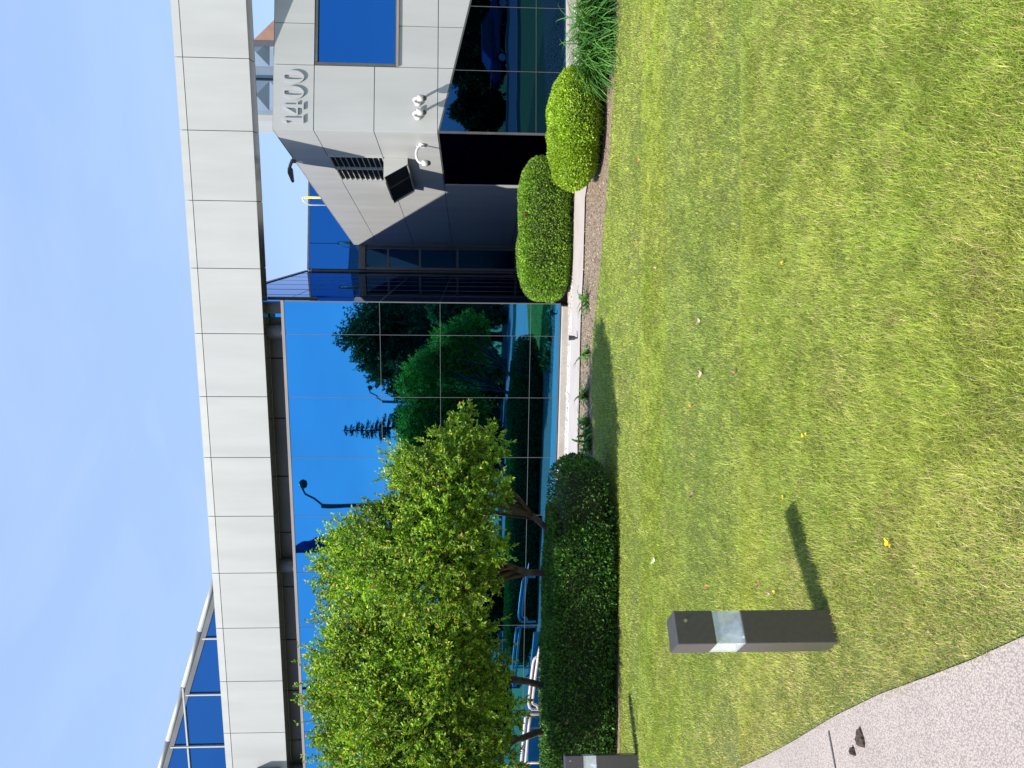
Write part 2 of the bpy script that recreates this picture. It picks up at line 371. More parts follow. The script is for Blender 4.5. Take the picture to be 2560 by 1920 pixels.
# glass wing: panes per bay and row
cols = [XL] + sorted([j for j in JOINTS if XL + 0.2 < j < -0.2]) + [XR]
rows = [Z_GB, Z_M3, Z_M2, Z_M1, Z_GT]
G = 0.0035
def pane(x0, x1, z0, z1, mat, mk, tilt=0.0016):
    """a pane seated with a slight tilt of its own; mk maps (u, depth, v) to building coords"""
    ds = [rnd.uniform(-tilt, tilt) for _ in range(3)]; c = [ds[0], ds[1], ds[1] + ds[2] - ds[0], ds[2]]
    P = [(x0, z0), (x1, z0), (x1, z1), (x0, z1)]
    mb = MB(); f = [mk(p[0], c[i], p[1]) for i, p in enumerate(P)]; bk = [mk(p[0], 0.02, p[1]) for p in P]
    mb.add(f + bk, [(0, 1, 2, 3), (7, 6, 5, 4), (0, 4, 5, 1), (1, 5, 6, 2), (2, 6, 7, 3), (3, 7, 4, 0)])
    return mb.build('glass_pane', mat, None)
wall = MB(); wall.box(XL, -0.03, 0.05, 0.25, 0.0, Z_GT - 0.02)
wall = wall.build('glass_curtain_wall', MAT['frame_dark'], B)
for i in range(len(cols) - 1):
    for j in range(len(rows) - 1):
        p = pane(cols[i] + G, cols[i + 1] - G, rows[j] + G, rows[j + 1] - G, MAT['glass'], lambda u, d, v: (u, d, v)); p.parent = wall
mb = MB()
for c in cols[1:-1]: mb.box(c - G, c + G, -0.006, 0.03, Z_GB, Z_GT - 0.03)
for r in rows[1:-1]:
    for i in range(len(cols) - 1): mb.box(cols[i] + G, cols[i + 1] - G, -0.004, 0.03, r - G, r + G)
mb.build('mullion', MAT['mullion'], wall)
mb = MB(); mb.box(XL, 0.012, -0.02, 0.06, Z_GT - 0.02, Z_GT + 0.03); mb.build('coping', MAT['taupe'], wall)
mb = MB(); mb.box(-0.01, 0.008, -0.010, 0.03, Z_GB - 0.015, Z_GT - 0.03); mb.box(XL, -0.01, -0.012, 0.03, Z_GB - 0.015, Z_GB); mb.build('corner_trim', MAT['mullion'], wall)
mb = MB(); mb.box(XL, -0.03, -0.13, 0.3, 0.0, Z_GB - 0.03); mb.build('concrete_curb', MAT['concrete'], B, bevel=0.01)
# return wall of the glass wing, running back to the entrance
far_c = FB.hit_y(1100, 587, LB); far_c = FA.loc(FB.w(*far_c))
RL = far_c.y
Z_UP = FB.hit_y(665, 560, LB)[2]
print('RL', RL, 'far corner', far_c, 'Z_UP', Z_UP)
rw = MB(); rw.box(-0.25, -0.03, 0.26, RL + 0.3, 0.0, Z_UP - 0.02)
rw = rw.build('return_wall', MAT['frame_dark'], B)
rows_r = [Z_GB, Z_M3, Z_M2, Z_M1, Z_GT, Z_UP]
nb = 7; step = RL / nb
for i in range(nb):
    for j in range(len(rows_r) - 1):
        y0 = i * step + (0.03 if i == 0 else G); y1 = (i + 1) * step - G
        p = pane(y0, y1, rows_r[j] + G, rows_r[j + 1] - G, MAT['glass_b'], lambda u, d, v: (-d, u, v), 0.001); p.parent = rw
mb = MB()
for i in range(1, nb): mb.box(-0.03, 0.004, i * step - G, i * step + G, Z_GB, Z_UP - 0.02)
for r in rows_r[1:-1]: mb.box(-0.03, 0.003, 0.03, RL, r - G, r + G)
mb.build('mullion', MAT['frame_dark'], rw)
mb = MB(); mb.box(-0.3, 0.02, 0.03, RL - 0.02, Z_UP - 0.02, Z_UP + 0.06); mb.build('coping', MAT['slate'], rw)
# clerestory cladding and round columns between the glass wall and the big beam
cl = MB(); x = XL
cxs = sorted([c - 0.45 * MOD for c in JOINTS if XL < c < 0.9])
cl.box(XL, -0.34, 0.47, 0.6, Z_GT - 0.6, 5.9, 1)  # black backing, the shadow gap below the beam put into its colour
prev = XL
for c in cxs + [-0.36]:
    if c > prev + 0.1: cl.box(prev + 0.012, c - 0.012, 0.44, 0.468, Z_GT - 0.5, Z_FB + 0.02)
    prev = c
cl.build('clerestory_cladding', [MAT['slate'], MAT['black']], B)
mb = MB(); mb.box(-0.33, -0.1, 0.42, 0.46, Z_GT - 0.4, 6.0); mb.build('clerestory_window', MAT['glass'], B)
for k in (0, 4, 8, 12):
    cx = OFF - k * MOD - S0
    mb = MB(); mb.tube([(cx, 0.30, Z_GT - 0.5), (cx, 0.30, Z_FB + 0.3)], 0.135, 24); mb.build('column', MAT['slate'], B, smooth=True)
# roof of the glass wing
mb = MB(); mb.box(XL, -0.34, 0.61, 10, 5.6, 5.9); mb.build('roof', MAT['roofing'], B)
# long fascia beam with panel joints
BX1 = 8.2; BT = 0.36
bm_ = MB(); js = [XL] + sorted([j for j in JOINTS if XL < j < BX1]) + [BX1]
beam = MB(); beam.box(XL, BX1, 0.012, BT - 0.012, Z_FB + 0.012, Z_FT + 0.07)
beam = beam.build('fascia_beam', MAT['joint'], B)
jw = 0.006
for i in range(len(js) - 1):
    mb = MB(); a, b = js[i] + jw, js[i + 1] - jw
    mb.box(a, b, 0, 0.011, Z_FB, Z_FT - jw); mb.box(a, b, BT - 0.011, BT, Z_FB, Z_FT + 0.08)
    pts = [(a, -0.0, Z_FT + jw), (a, 0.006, Z_FT + 0.13), (a, BT, Z_FT + 0.14), (a, BT, Z_FT + 0.085), (a, 0.012, Z_FT + jw)]
    mb.prism(pts, (b - a, 0, 0))
    mb.build('fascia_panel', MAT['panel'], beam)
    mb = MB(); mb.box(a, b, 0.012, BT - 0.012, Z_FB + 0.002, Z_FB + 0.011); mb.build('soffit_panel', MAT['soffit'], beam)
# ---- panel wing, front
diag0 = (0.0, Z_S3); p1 = FB.hit_y(1015, 2); dsl = (p1[2] - Z_S3) / p1[0]
XB = 6.0
def zdiag(x): return Z_S3 + dsl * x
Z_BG = FB.hit_y(1222, 100)[2]                              # bottom of the glass
core = MBB(); core.box(0.06, XB, 0.06, LB, 0.0, Z_BT - 0.02); core = core.build('panel_wing_wall', MAT['joint'], B)
xj1 = FB.hit_y(740, 142)[0]; xj2 = FB.hit_y(630, 49.5)[0]; xg2 = FB.hit_y(1100, 15)[0]
xjs = [0.0, xj1, xj2, xj2 + (xj2 - xj1) * 1.9, XB]
win_z0 = FB.hit_y(860, 100)[2]; win_z1 = FB.hit_y(680.5, 100)[2]
def fpanel(poly, name='wall_panel'):
    m_ = MBB(); m_.prism([(x, 0.0, z) for x, z in poly], (0, 0.03, 0)); return m_.build(name, MAT['panel'], core)
q = 0.006
def rect(x0, x1, z0, z1): fpanel([(x0 + q, z0 + q), (x1 - q, z0 + q), (x1 - q, z1 - q), (x0 + q, z1 - q)])
for i in range(len(xjs) - 1): rect(xjs[i], xjs[i + 1], Z_S1, Z_BT + q)
rect(xjs[0], xjs[1], Z_S2, Z_S1); rect(xjs[0], xjs[1], Z_S3, Z_S2)
XW1 = xjs[2] + 1.2
zj = Z_S3 + 0.0
for a, b in ((xj1, xj2), (xj2, XW1)): rect(a, b, Z_S3, win_z0)
rect(XW1, XB, Z_S3, Z_S1)
prev = 0.0
for x in (xj1, xj2, XW1, XB):
    fpanel([(prev + q, Z_S3 - q), (x - q, Z_S3 - q), (x - q, zdiag(x - q)), (prev + q, zdiag(prev + q))]); prev = x
# front window
wf = MBB(); fw = 0.05
for a, b, c, d in ((xj1, xj1 + fw, win_z0, win_z1), (XW1 - fw, XW1, win_z0, win_z1), (xj1 + fw, XW1 - fw, win_z0, win_z0 + fw), (xj1 + fw, XW1 - fw, win_z1 - fw, win_z1)):
    wf.box(a + .004, b - .004, -0.012, 0.055, c + .004, d - .004)
wf = wf.build('window', MAT['frame_dark'], core)
m_ = MBB(); m_.box(xj1 + fw, XW1 - fw, 0.045, 0.058, win_z0 + fw, win_z1 - fw); m_.build('window_pane', MAT['glass_b'], wf)
m_ = MBB(); m_.box(xj1 - 0.0, XW1, -0.03, -0.013, win_z0 - 0.01, win_z0 + 0.028); m_.build('window_sill', MAT['taupe'], wf)
# front lower glazing under the sloping edge
zm = FB.hit_y(1158, 200)[2]
lg = MBB(); lg.box(0.02, XB, 0.045, 0.058, Z_BG, Z_S3 - 0.3); lg = lg.build('lower_glazing', MAT['frame_dark'], core)
xs = [0.0, xj1 - 0.02, xg2, xg2 + (xg2 - xj1), XB]
for i in range(len(xs) - 1):
    for r in range(2):
        a, b = xs[i] + G, xs[i + 1] - G
        if r == 0: poly = [(a, Z_BG + G), (b, Z_BG + G), (b, zm - G), (a, zm - G)]
        else: poly = [(a, zm + G), (b, zm + G), (b, zdiag(b) - 0.03), (a, zdiag(a) - 0.03)]
        m_ = MBB(); e = [rnd.uniform(-.0012, .0012) for _ in range(3)]; e = [e[0], e[1], e[1] + e[2] - e[0], e[2]]
        m_.add([(x, 0.012 + e[k], z) for k, (x, z) in enumerate(poly)] + [(x, 0.04, z) for x, z in poly],
               [(0, 1, 2, 3), (7, 6, 5, 4), (0, 4, 5, 1), (1, 5, 6, 2), (2, 6, 7, 3), (3, 7, 4, 0)])
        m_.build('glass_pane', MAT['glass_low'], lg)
m_ = MBB()
for x in xs[1:-1]: m_.box(x - G * .7, x + G * .7, 0.004, 0.04, Z_BG, zdiag(x) - 0.03)
for i in range(len(xs) - 1): m_.box(xs[i] + G, xs[i + 1] - G, 0.006, 0.04, zm - G * .7, zm + G * .7)
m_.build('mullion', MAT['mullion'], lg)
m_ = MBB(); m_.prism([(0, 0.002, zdiag(0)), (0, 0.002, zdiag(0) - 0.028), (XB, 0.002, zdiag(XB) - 0.028), (XB, 0.002, zdiag(XB) - .002)], (0, 0.04, 0)); m_.build('edge_trim', MAT['frame_dark'], lg)
m_ = MBB(); m_.box(-0.04, XB, -0.28, 0.2, 0, Z_BG - 0.004); m_.build('concrete_curb', MAT['concrete'], core, bevel=0.01)
# ---- panel wing, side wall
Y_G = FB.hit_x(1000, 400)[1]                               # the dark glass below runs back to here
zl0, zl1 = Z_S2, Z_S1
yl0, yl1 = FB.hit_x(770, 337.5)[1], FB.hit_x(770, 389.0)[1]
Y_J = [FB.hit_x(900, (300 + yy / 4.424) / D)[1] for yy in (555, 690, 820, 985, 1125, 1250)]
ym = 0.5 * (yl0 + yl1)
print('side: louvre', yl0, yl1, 'glass to', Y_G, 'joints', Y_J)
def spanel(poly):
    m_ = MBB(); m_.prism([(0.0, y, z) for y, z in poly], (0.03, 0, 0)); m_.build('wall_panel', MAT['panel'], core)
def srect(y0, y1, z0, z1, g=q, gy=0.002): spanel([(y0 + gy, z0 + g), (y1 - gy, z0 + g), (y1 - gy, z1 - g), (y0 + gy, z1 - g)])
segs = [0.008] + [y for y in Y_J if y > 0.4] + [LB]
for i in range(len(segs) - 1):
    a, b = segs[i], segs[i + 1]
    srect(a, b, Z_S1, Z_BT + q)
    # middle row has the louvre opening cut out
    if b <= yl0 or a >= yl1: srect(a, b, Z_S2, Z_S1)
    else:
        if a < yl0: srect(a, yl0, Z_S2, Z_S1)
        if b > yl1: srect(yl1, b, Z_S2, Z_S1)
    srect(a, b, Z_S3, Z_S2)
    if b > Y_G + 0.05:
        a2 = max(a, Y_G)
        srect(a2, b, zm, Z_S3); srect(a2, b, 0.05, zm)
m_ = MBB(); m_.box(0.031, 0.059, yl0 - .05, yl1 + .05, zl0 - .05, zl1 + .05); m_.build('louver_backing', MAT['black'], core)  # black sheet standing in for the shaded depth behind the blades
lv = MBB()
for a, b, c, d in ((yl0, yl0 + .03, zl0, zl1), (yl1 - .03, yl1, zl0, zl1), (ym - .02, ym + .02, zl0 + .02, zl1 - .02), ):
    lv.box(-0.015, 0.03, a, b, c, d)
n = 10
lv.box(-0.015, 0.03, yl0 + .03, yl1 - .03, zl1 - .02, zl1); lv.box(-0.015, 0.03, yl0 + .03, yl1 - .03, zl0, zl0 + .02)
louver = lv.build('louver', MAT['panel'], core)
for k in range(1, n):
    z = zl0 + (zl1 - zl0) * k / n
    m_ = MBB()
    for a, b in ((yl0 + .03, ym - .02), (ym + .02, yl1 - .03)):
        m_.add([(-0.012, a, z - .018), (-0.012, b, z - .018), (0.03, b, z + .006), (0.03, a, z + .006), (-0.012, a, z - .008), (-0.012, b, z - .008), (0.03, b, z + .016), (0.03, a, z + .016)],
               [(0, 1, 2, 3), (7, 6, 5, 4), (0, 4, 5, 1), (1, 5, 6, 2), (2, 6, 7, 3), (3, 7, 4, 0)])
    m_.build('louver_blade', MAT['panel'], louver)
# vent hood under the louvre
hy0, hy1 = FB.hit_x(841, 340.8)[1], FB.hit_x(870, 402)[1]
ph = FB.hit_y(843.5, 384, hy0); pbk = FB.hit_y(880, 355, hy0)
zh1 = Z_S2 - 0.01; zh0 = FB.hit_x(880.5, 342)[2]; wo = -ph[0]; wi = -pbk[0]
print('hood', hy0, hy1, 'out', wo, wi, 'z', zh0, zh1)
wo = min(max(wo, .25), .8); wi = min(max(wi, .05), .3)
m_ = MBB()
prof = [(-0.002, zh1), (-wo, zh1), (-wi, zh0), (-0.002, zh0)]
m_.prism([(x, hy0, z) for x, z in prof], (0, 0.02, 0)); m_.prism([(x, hy1 - .02, z) for x, z in prof], (0, 0.02, 0))
m_.prism([(-.002, hy0 + .02, zh1), (-wo, hy0 + .02, zh1), (-wo, hy0 + .02, zh1 - .02), (-.002, hy0 + .02, zh1 - .02)], (0, hy1 - hy0 - .04, 0))
m_.prism([(-.002, hy0 + .02, zh0), (-wi, hy0 + .02, zh0), (-wi, hy0 + .02, zh0 + .02), (-.002, hy0 + .02, zh0 + .02)], (0, hy1 - hy0 - .04, 0))
hood = m_.build('vent_hood', MAT['panel'], core)
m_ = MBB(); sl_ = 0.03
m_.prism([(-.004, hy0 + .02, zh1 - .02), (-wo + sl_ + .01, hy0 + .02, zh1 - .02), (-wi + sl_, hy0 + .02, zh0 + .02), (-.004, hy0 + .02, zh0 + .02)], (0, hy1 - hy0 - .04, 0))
m_.build('vent_shade_fill', MAT['black'], hood)  # solid body, painted black for the shade inside the hood
m_ = MBB(); ymid = (hy0 + hy1) / 2 - .1
m_.prism([(-wo + .01, ymid, zh1 - .022), (-wo + .05, ymid, zh1 - .022), (-wi + .05, ymid, zh0 + .022), (-wi + .01, ymid, zh0 + .022)], (0, 0.03, 0)); m_.build('vent_divider', MAT['frame_dark'], hood)
# dark glass below the side wall seam
sg = MBB(); sg.box(0.058, 0.066, 0.05, Y_G - .02, 0.1, Z_S3 - .01); sg = sg.build('side_glazing', MAT['frame_dark'], core)
ys = [0.03, FB.hit_x(1000, 382 / D)[1], FB.hit_x(1000, 425 / D)[1], Y_G - .02]
for i in range(3):
    for c, d in ((Z_BG, zm), (zm, Z_S3 - .02)):
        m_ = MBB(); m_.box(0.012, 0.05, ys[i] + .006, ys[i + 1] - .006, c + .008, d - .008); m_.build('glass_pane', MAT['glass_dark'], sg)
m_ = MBB(); m_.box(0.004, .03, .012, Y_G, Z_S3 - .02, Z_S3 - .002); m_.box(0.0, .03, -.002, .03, Z_BG, Z_S3 - .021); m_.build('edge_trim', MAT['frame_dark'], sg)
m_ = MBB(); m_.box(0.0, XB, 0.03, LB - .03, Z_BT + .004, Z_BT + .02); m_.build('roof', MAT['roofing'], core)
# ---- entrance wall at the back of the court
fx = FB.loc(FA.w(*far_c)).x
ev = MBB(); ev.box(fx - .4, 9, LB + .08, LB + 6, 0, Z_UP - .01); ev = ev.build('entrance_wing_wall', MAT['frame_dark'], B)
x_s = [fx + .02, FB.hit_y(700, 525, LB)[0], 2.2, 4.4, 6.6, 9]
zb_ = FB.hit_y(779, 560, LB)[2]
for i in range(len(x_s) - 1):
    m_ = MBB(); m_.box(x_s[i] + .008, x_s[i + 1] - .008, LB + .03, LB + .06, zb_ + .05, Z_UP - .03); m_.build('glass_pane', MAT['glass_b'], ev)
m_ = MBB(); m_.box(fx, 9, LB + .01, LB + .09, Z_UP - .03, Z_UP + .02); m_.build('coping', MAT['frame_dark'], ev)
m_ = MBB(); m_.box(fx + .02, 0.4, LB - .04, LB + .04, zb_ - .13, zb_ + .05); m_.build('canopy_band', MAT['frame_dark'], ev)
xfr = FB.hit_y(1000, 537.5, LB)[0]
zr = [0.05, FB.hit_y(1114, 570, LB)[2], FB.hit_y(988, 570, LB)[2], FB.hit_y(907, 570, LB)[2], FB.hit_y(838, 570, LB)[2], zb_ - .13]
for j in range(len(zr) - 1):
    for a, b in ((fx + .05, xfr), (xfr, 0.0)):
        if b - a > .1:
            m_ = MBB(); m_.box(a + .03, b - .03, LB + .04, LB + .06, zr[j] + .03, zr[j + 1] - .03); m_.build('entrance_pane', MAT['glass_dark'], ev)
m_ = MBB()
for x in (fx + .05, xfr, -.03): m_.box(x - .035, x + .035, LB - .0, LB + .07, .02, zb_ - .13)
for z in zr[1:-1]: m_.box(fx + .085, xfr - .035, LB + .005, LB + .07, z - .03, z + .03)
m_.build('entrance_frame', MAT['slate'], ev)
# faceted metal penthouse on the roof behind
PD = 25.5
def pen(px0, px1, mat, ztop=10.2, dep=1.2, name='penthouse_box', off=0.0, fac=True):
    a = at_depth(640, px1, PD + off); b = at_depth(640, px0, PD + off)
    m_ = MB(); z0 = 6.0
    L = [FA.loc(Vector((a.x, a.y, z0))), FA.loc(Vector((b.x, b.y, z0))), FA.loc(Vector((b.x, b.y + dep, z0))), FA.loc(Vector((a.x, a.y + dep, z0)))]
    m_.prism(L, (0, 0, ztop - z0))
    if fac:                                                # pyramidal faces
        for zc in (7.25, 8.05, 8.85):
            c0 = L[0].lerp(L[1], .5); h = .4
            A = [L[0] + Vector((0, -.004, zc - h - z0)), L[1] + Vector((0, -.004, zc - h - z0)), L[1] + Vector((0, -.004, zc + h - z0)), L[0] + Vector((0, -.004, zc + h - z0))]
            ap = sum((v for v in A), Vector()) / 4 + Vector((0, -.16, 0))
            m_.add(A + [ap], [(0, 1, 4), (1, 2, 4), (2, 3, 4), (3, 0, 4)])
    return m_.build(name, mat, B)
MAT['pent'] = noise_mat('blue_grey_metal', (0.17, 0.22, 0.29), (0.21, 0.27, 0.35), 1, 0.35, metal=0.15)
pen(90, 145, MAT['pent']); pen(146, 170, MAT['pent'], off=.25, fac=False); pen(176, 241, MAT['pent']); pen(241.5, 263, MAT['panel'], off=.4, fac=False); pen(170, 176, MAT['slate'], off=.3, fac=False)
a = at_depth(640, 90, PD - .1); b = at_depth(640, 42, PD - .1)
za, zb2 = at_depth(546, 88, PD - .1).z, at_depth(594, 42, PD - .1).z
m_ = MB(); m_.prism([FA.loc(Vector((a.x, a.y, 5.5))), FA.loc(Vector((b.x, a.y, 5.5))), FA.loc(Vector((b.x, a.y, zb2))), FA.loc(Vector((a.x, a.y, za)))], (0, 1.3, 0))
m_.build('penthouse_roof', MAT['brown'], B)
m_ = MB(); a2 = at_depth(640, 101, PD - .12); m_.prism([FA.loc(Vector((a2.x, a.y - .02, 5.5))), FA.loc(Vector((a.x, a.y - .02, 5.5))), FA.loc(Vector((a.x, a.y - .02, za + .3))), FA.loc(Vector((a2.x, a.y - .02, za + .3)))], (0, .5, 0))
m_.build('penthouse_trim', MAT['slate'], B)
# ---- sloping glazed gable rising above the beam at the left
GY = 1.3
def gp(x, y): return FA.hit_y(x, y, GY)
ap_, lo_ = gp(466, 1243), gp(345, 1659)
sl = (lo_.z - ap_.z) / (lo_.x - ap_.x); xl_ = lo_.x - 3.0
def zg(x): return ap_.z + sl * (x - ap_.x)
base = 5.9
MAT['glass_gable'] = mirror_glass('gable_glass', (0.035, 0.14, 0.35), 0.03)
gb = MB(); gb.prism([(ap_.x, GY + .04, base), (xl_, GY + .04, base), (xl_, GY + .04, zg(xl_)), (ap_.x, GY + .04, zg(ap_.x))], (0, .03, 0))
gable = gb.build('gable_wall', MAT['glass_gable'], B)
m_ = MB(); bars = [gp(450, y)[0] for y in (1380, 1501, 1613)]
bars.append(bars[-1] - (bars[0] - bars[2]) / 2)
for x in bars:
    m_ = MB(); m_.box(x - .016, x + .016, GY - .01, GY + .038, base, zg(x) - .1); m_.build('glazing_bar', MAT['panel'], gable)
hb = gp(396, 1505)[2]; xh = ap_.x + (hb - ap_.z) / sl
for i, (x0, x1) in enumerate([(xh + .02, bars[2] + .03), (bars[2] - .03, bars[3] + .03), (bars[3] - .03, xl_)]):
    m_ = MB(); m_.box(x1, x0, GY - .005, GY + .038, hb - .016, hb + .016); m_.build('glazing_bar', MAT['panel'], gable)
m_ = MB(); P0 = Vector((ap_.x + .02, GY, ap_.z)); P1 = Vector((xl_, GY, zg(xl_))); dd = (P1 - P0).normalized(); up_ = Vector((-dd.z, 0, dd.x)); up_ = up_ if up_.z > 0 else -up_
m_.prism([P0 - up_ * .16, P0 - up_ * .06, P0 - up_ * .06 + Vector((0, .3, 0)), P0 - up_ * .16 + Vector((0, .3, 0))], P1 - P0)
m_.build('rake_trim', MAT['mullion'], gable)
L_ = (P1 - P0).length; k = 0; s_ = 0
while s_ < L_:
    e_ = min(s_ + 1.35, L_); m_ = MB(); c0 = P0 + dd * (s_ + .008) + Vector((0, .05, 0)); c1 = P0 + dd * (e_ - .008) + Vector((0, .05, 0))
    m_.tube([c0, c1], .055, 14); m_.build('roll_cap', MAT['panel'], gable, smooth=True); s_ = e_
m_ = MB(); m_.prism([(ap_.x + .24, GY, Z_FT), (ap_.x - .1, GY, Z_FT), (ap_.x - .02, GY, ap_.z + .06), (ap_.x + .02, GY, ap_.z + .06)], (0, .5, 0)); m_.build('gable_cap', MAT['slate'], gable)

# ---------------------------------------------------------------- things fixed to the building
def digit(ch, x0, x1, z0, z1):
    W = x1 - x0; H = z1 - z0; mb = MB(); t = 0.02
    def pr(poly): mb.prism([(x0 + u * W, 0.0, z0 + v * H) for u, v in poly], (0, t, 0))
    if ch == '0':
        n = 40; vs = []; fs = []
        for k in range(n):
            a = 2 * math.pi * k / n; c, s = math.cos(a), math.sin(a)
            ox, oz = .5 + .5 * c, .5 + .5 * s; ix, iz = .5 + .19 * math.copysign(abs(c) ** .45, c), .5 + .43 * math.copysign(abs(s) ** .75, s)
            vs += [(ox, 0, oz), (ix, 0, iz), (ox, t, oz), (ix, t, iz)]
        for k in range(n):
            a, b = 4 * k, 4 * ((k + 1) % n)
            fs += [(a, b, b + 1, a + 1), (a + 2, a + 3, b + 3, b + 2), (a, a + 2, b + 2, b), (a + 1, b + 1, b + 3, a + 3)]
        mb.add([(x0 + u * W, y, z0 + v * H) for u, y, v in vs], fs)
    elif ch == '1':
        pr([(.38, .07), (.66, .07), (.66, 1), (.38, 1)]); pr([(.1, 0), (.95, 0), (.95, .07), (.1, .07)]); pr([(.08, .76), (.38, .82), (.38, 1), (.3, 1), (.08, .84)])
    else:
        pr([(.56, .07), (.8, .07), (.8, .27), (.56, .27)]); pr([(.56, .35), (.8, .35), (.8, 1), (.56, 1)])
        pr([(0, .27), (1, .27), (1, .35), (0, .35)]); pr([(.42, 0), (.95, 0), (.95, .07), (.42, .07)])
        pr([(0, .35), (.12, .35), (.56, .84), (.56, 1)])
    return mb
zt, zbm = FB.hit_y((400 + 1136 / 3.687) / D, 195)[2], FB.hit_y((400 + 1330 / 3.687) / D, 195)[2]
nb_ = empty('house_number', FB.w(1.0, -.032, zbm), BE, 'raised pale metal serif number 1400 near the top of the panel wall', 'sign')
for ch, y0, y1 in (('1', 1148, 1062), ('4', 1066, 945), ('0', 920, 800), ('0', 776, 655)):
    a = FB.hit_y(640, y0 / 3.687 / D)[0] - 1.0; b = FB.hit_y(640, y1 / 3.687 / D)[0] - 1.0
    o = digit(ch, a, b, 0, zt - zbm).build('digit', MAT['digit'], nb_)
def dome_camera(mb_arm, x, z, parent, flip=1):
    # swan-neck arm out of the wall, white cap, smoked dome
    mb = MB(); mb.lathe([(0.0, .012), (.05, .01), (.052, -.0), (.05, -.03)], (0, 0, 0), 14)
def swan_camera(root, x, out=.34, drop=.1):
    mb = MB(); mb.tube([(x, -.004, 0), (x, -.03, 0)], .055, 14)
    pts = [(x, -.03, 0)] + [(x, -.03 - out * .5 * (1 - math.cos(t)), out * .32 * math.sin(t)) for t in np.linspace(.25, math.pi * .92, 9)] + [(x, -.03 - out, -.02)]
    mb.tube(pts, .022, 10); mb.build('camera_arm', MAT['white_metal'], root, smooth=True)
    mb = MB(); yy = -.03 - out
    mb.lathe([(0, .0), (.04, -.005), (.05, -.02), (.055, -.105), (0.0, -.106)], (x, yy, 0), 18); h = mb.build('camera_housing', MAT['white_metal'], root, smooth=True)
    mb = MB(); mb.lathe([(.045, -.106), (.043, -.125), (.034, -.145), (.014, -.156), (0, -.157)], (x, yy, 0), 16); mb.build('smoked_dome', MAT['car_glass'], h, smooth=True)
pA = FB.hit_y((1000 + 165 / 3.687) / D, (1080 / 3.687) / D); pB = FB.hit_y((1000 + 165 / 3.687) / D, (985 / 3.687) / D)
r_ = empty('security_camera', FB.w(pA[0], 0, pA[2]), BE, 'pair of white dome security cameras on one bracket on the sunlit front panels', 'camera')
swan_camera(r_, 0.0, .18); swan_camera(r_, pB[0] - pA[0] + .06, .18)
mb = MB(); mb.tube([(0.05, -.05, .0), (pB[0] - pA[0] - .05, -.05, .0)], .022, 10); mb.build('camera_bracket', MAT['white_metal'], r_, smooth=True)
pC = FB.hit_x((650 + 1790 / 4.424) / D, (300 + 265 / 4.424) / D)
r_ = empty('security_camera', FB.w(0, pC[1], pC[2]), BE - math.pi / 2, 'single white swan neck dome camera on the louvered side wall', 'camera')
swan_camera(r_, 0.0, .3)
mb = MB(); mb.box(-.14, -.06, -.02, -.004, -.05, .1); mb.build('junction_box', MAT['white_metal'], r_, bevel=.006)
# floodlight on the roof edge
pF = FB.hit_x(622, 347); ang = BE + math.pi / 2
r_ = empty('floodlight', FB.w(0.02, pF[1], Z_BT), BE, 'small black floodlight on the sloping roof edge of the panel wing', 'light')
mb = MB(); mb.box(-.05, .05, -.05, .05, 0, .05); mb.tube([(0, 0, .05), (-.1, .0, .09), (-.2, 0, .11)], .03, 8); mb.build('mounting_arm', MAT['dark_metal'], r_)
mb = MB(); mb.prism([(-.16, -.05, .05), (-.4, -.05, .02), (-.42, -.05, .06), (-.26, -.05, .13), (-.16, -.05, .13)], (0, .1, 0)); mb.build('lamp_head', MAT['dark_metal'], r_, bevel=.01)
# yellow safety rail post by the blue glass
pY0, pY1 = FB.hit_y(700, 427, LB - 2.4), FB.hit_y(657, 427, LB - 2.4)
r_ = empty('roof_rail', FB.w(pY0[0], LB - 2.4, Z_BT), BE, 'yellow and white roof access rail standing beside the blue upper glass', 'rail')
hh = pY1[2] - Z_BT
mb = MB(); mb.tube([(0, 0, 0), (0, 0, hh)], .03, 10); mb.build('rail_post', MAT['yellow'], r_, smooth=True)
mb = MB(); mb.tube([(0, 0, hh), (0, .02, hh + .05), (-.08, .06, hh + .03), (-.16, .08, hh - .1), (-.16, .08, 0)], .016, 8); mb.build('rail_hoop', MAT['white_metal'], r_, smooth=True)
# wall floodlight on the beam at the far left
pL = FA.hit_y(600, 1659)
r_ = empty('wall_light', FA.w(pL[0] - .08, 0, pL[2]), AL, 'grey box wall light mounted on the fascia beam at the far left', 'light')
mb = MB(); hz_ = FA.hit_y(533, 1658)[2] - pL[2]
mb.box(-.3, .1, -.2, -.004, -.05, hz_ * .7); mb.build('lamp_housing', MAT['mullion'], r_, bevel=.02)
mb = MB(); mb.tube([(.1, -.1, 0), (.13, -.1, 0)], .05, 12); mb.build('hinge_knob', MAT['mullion'], r_)

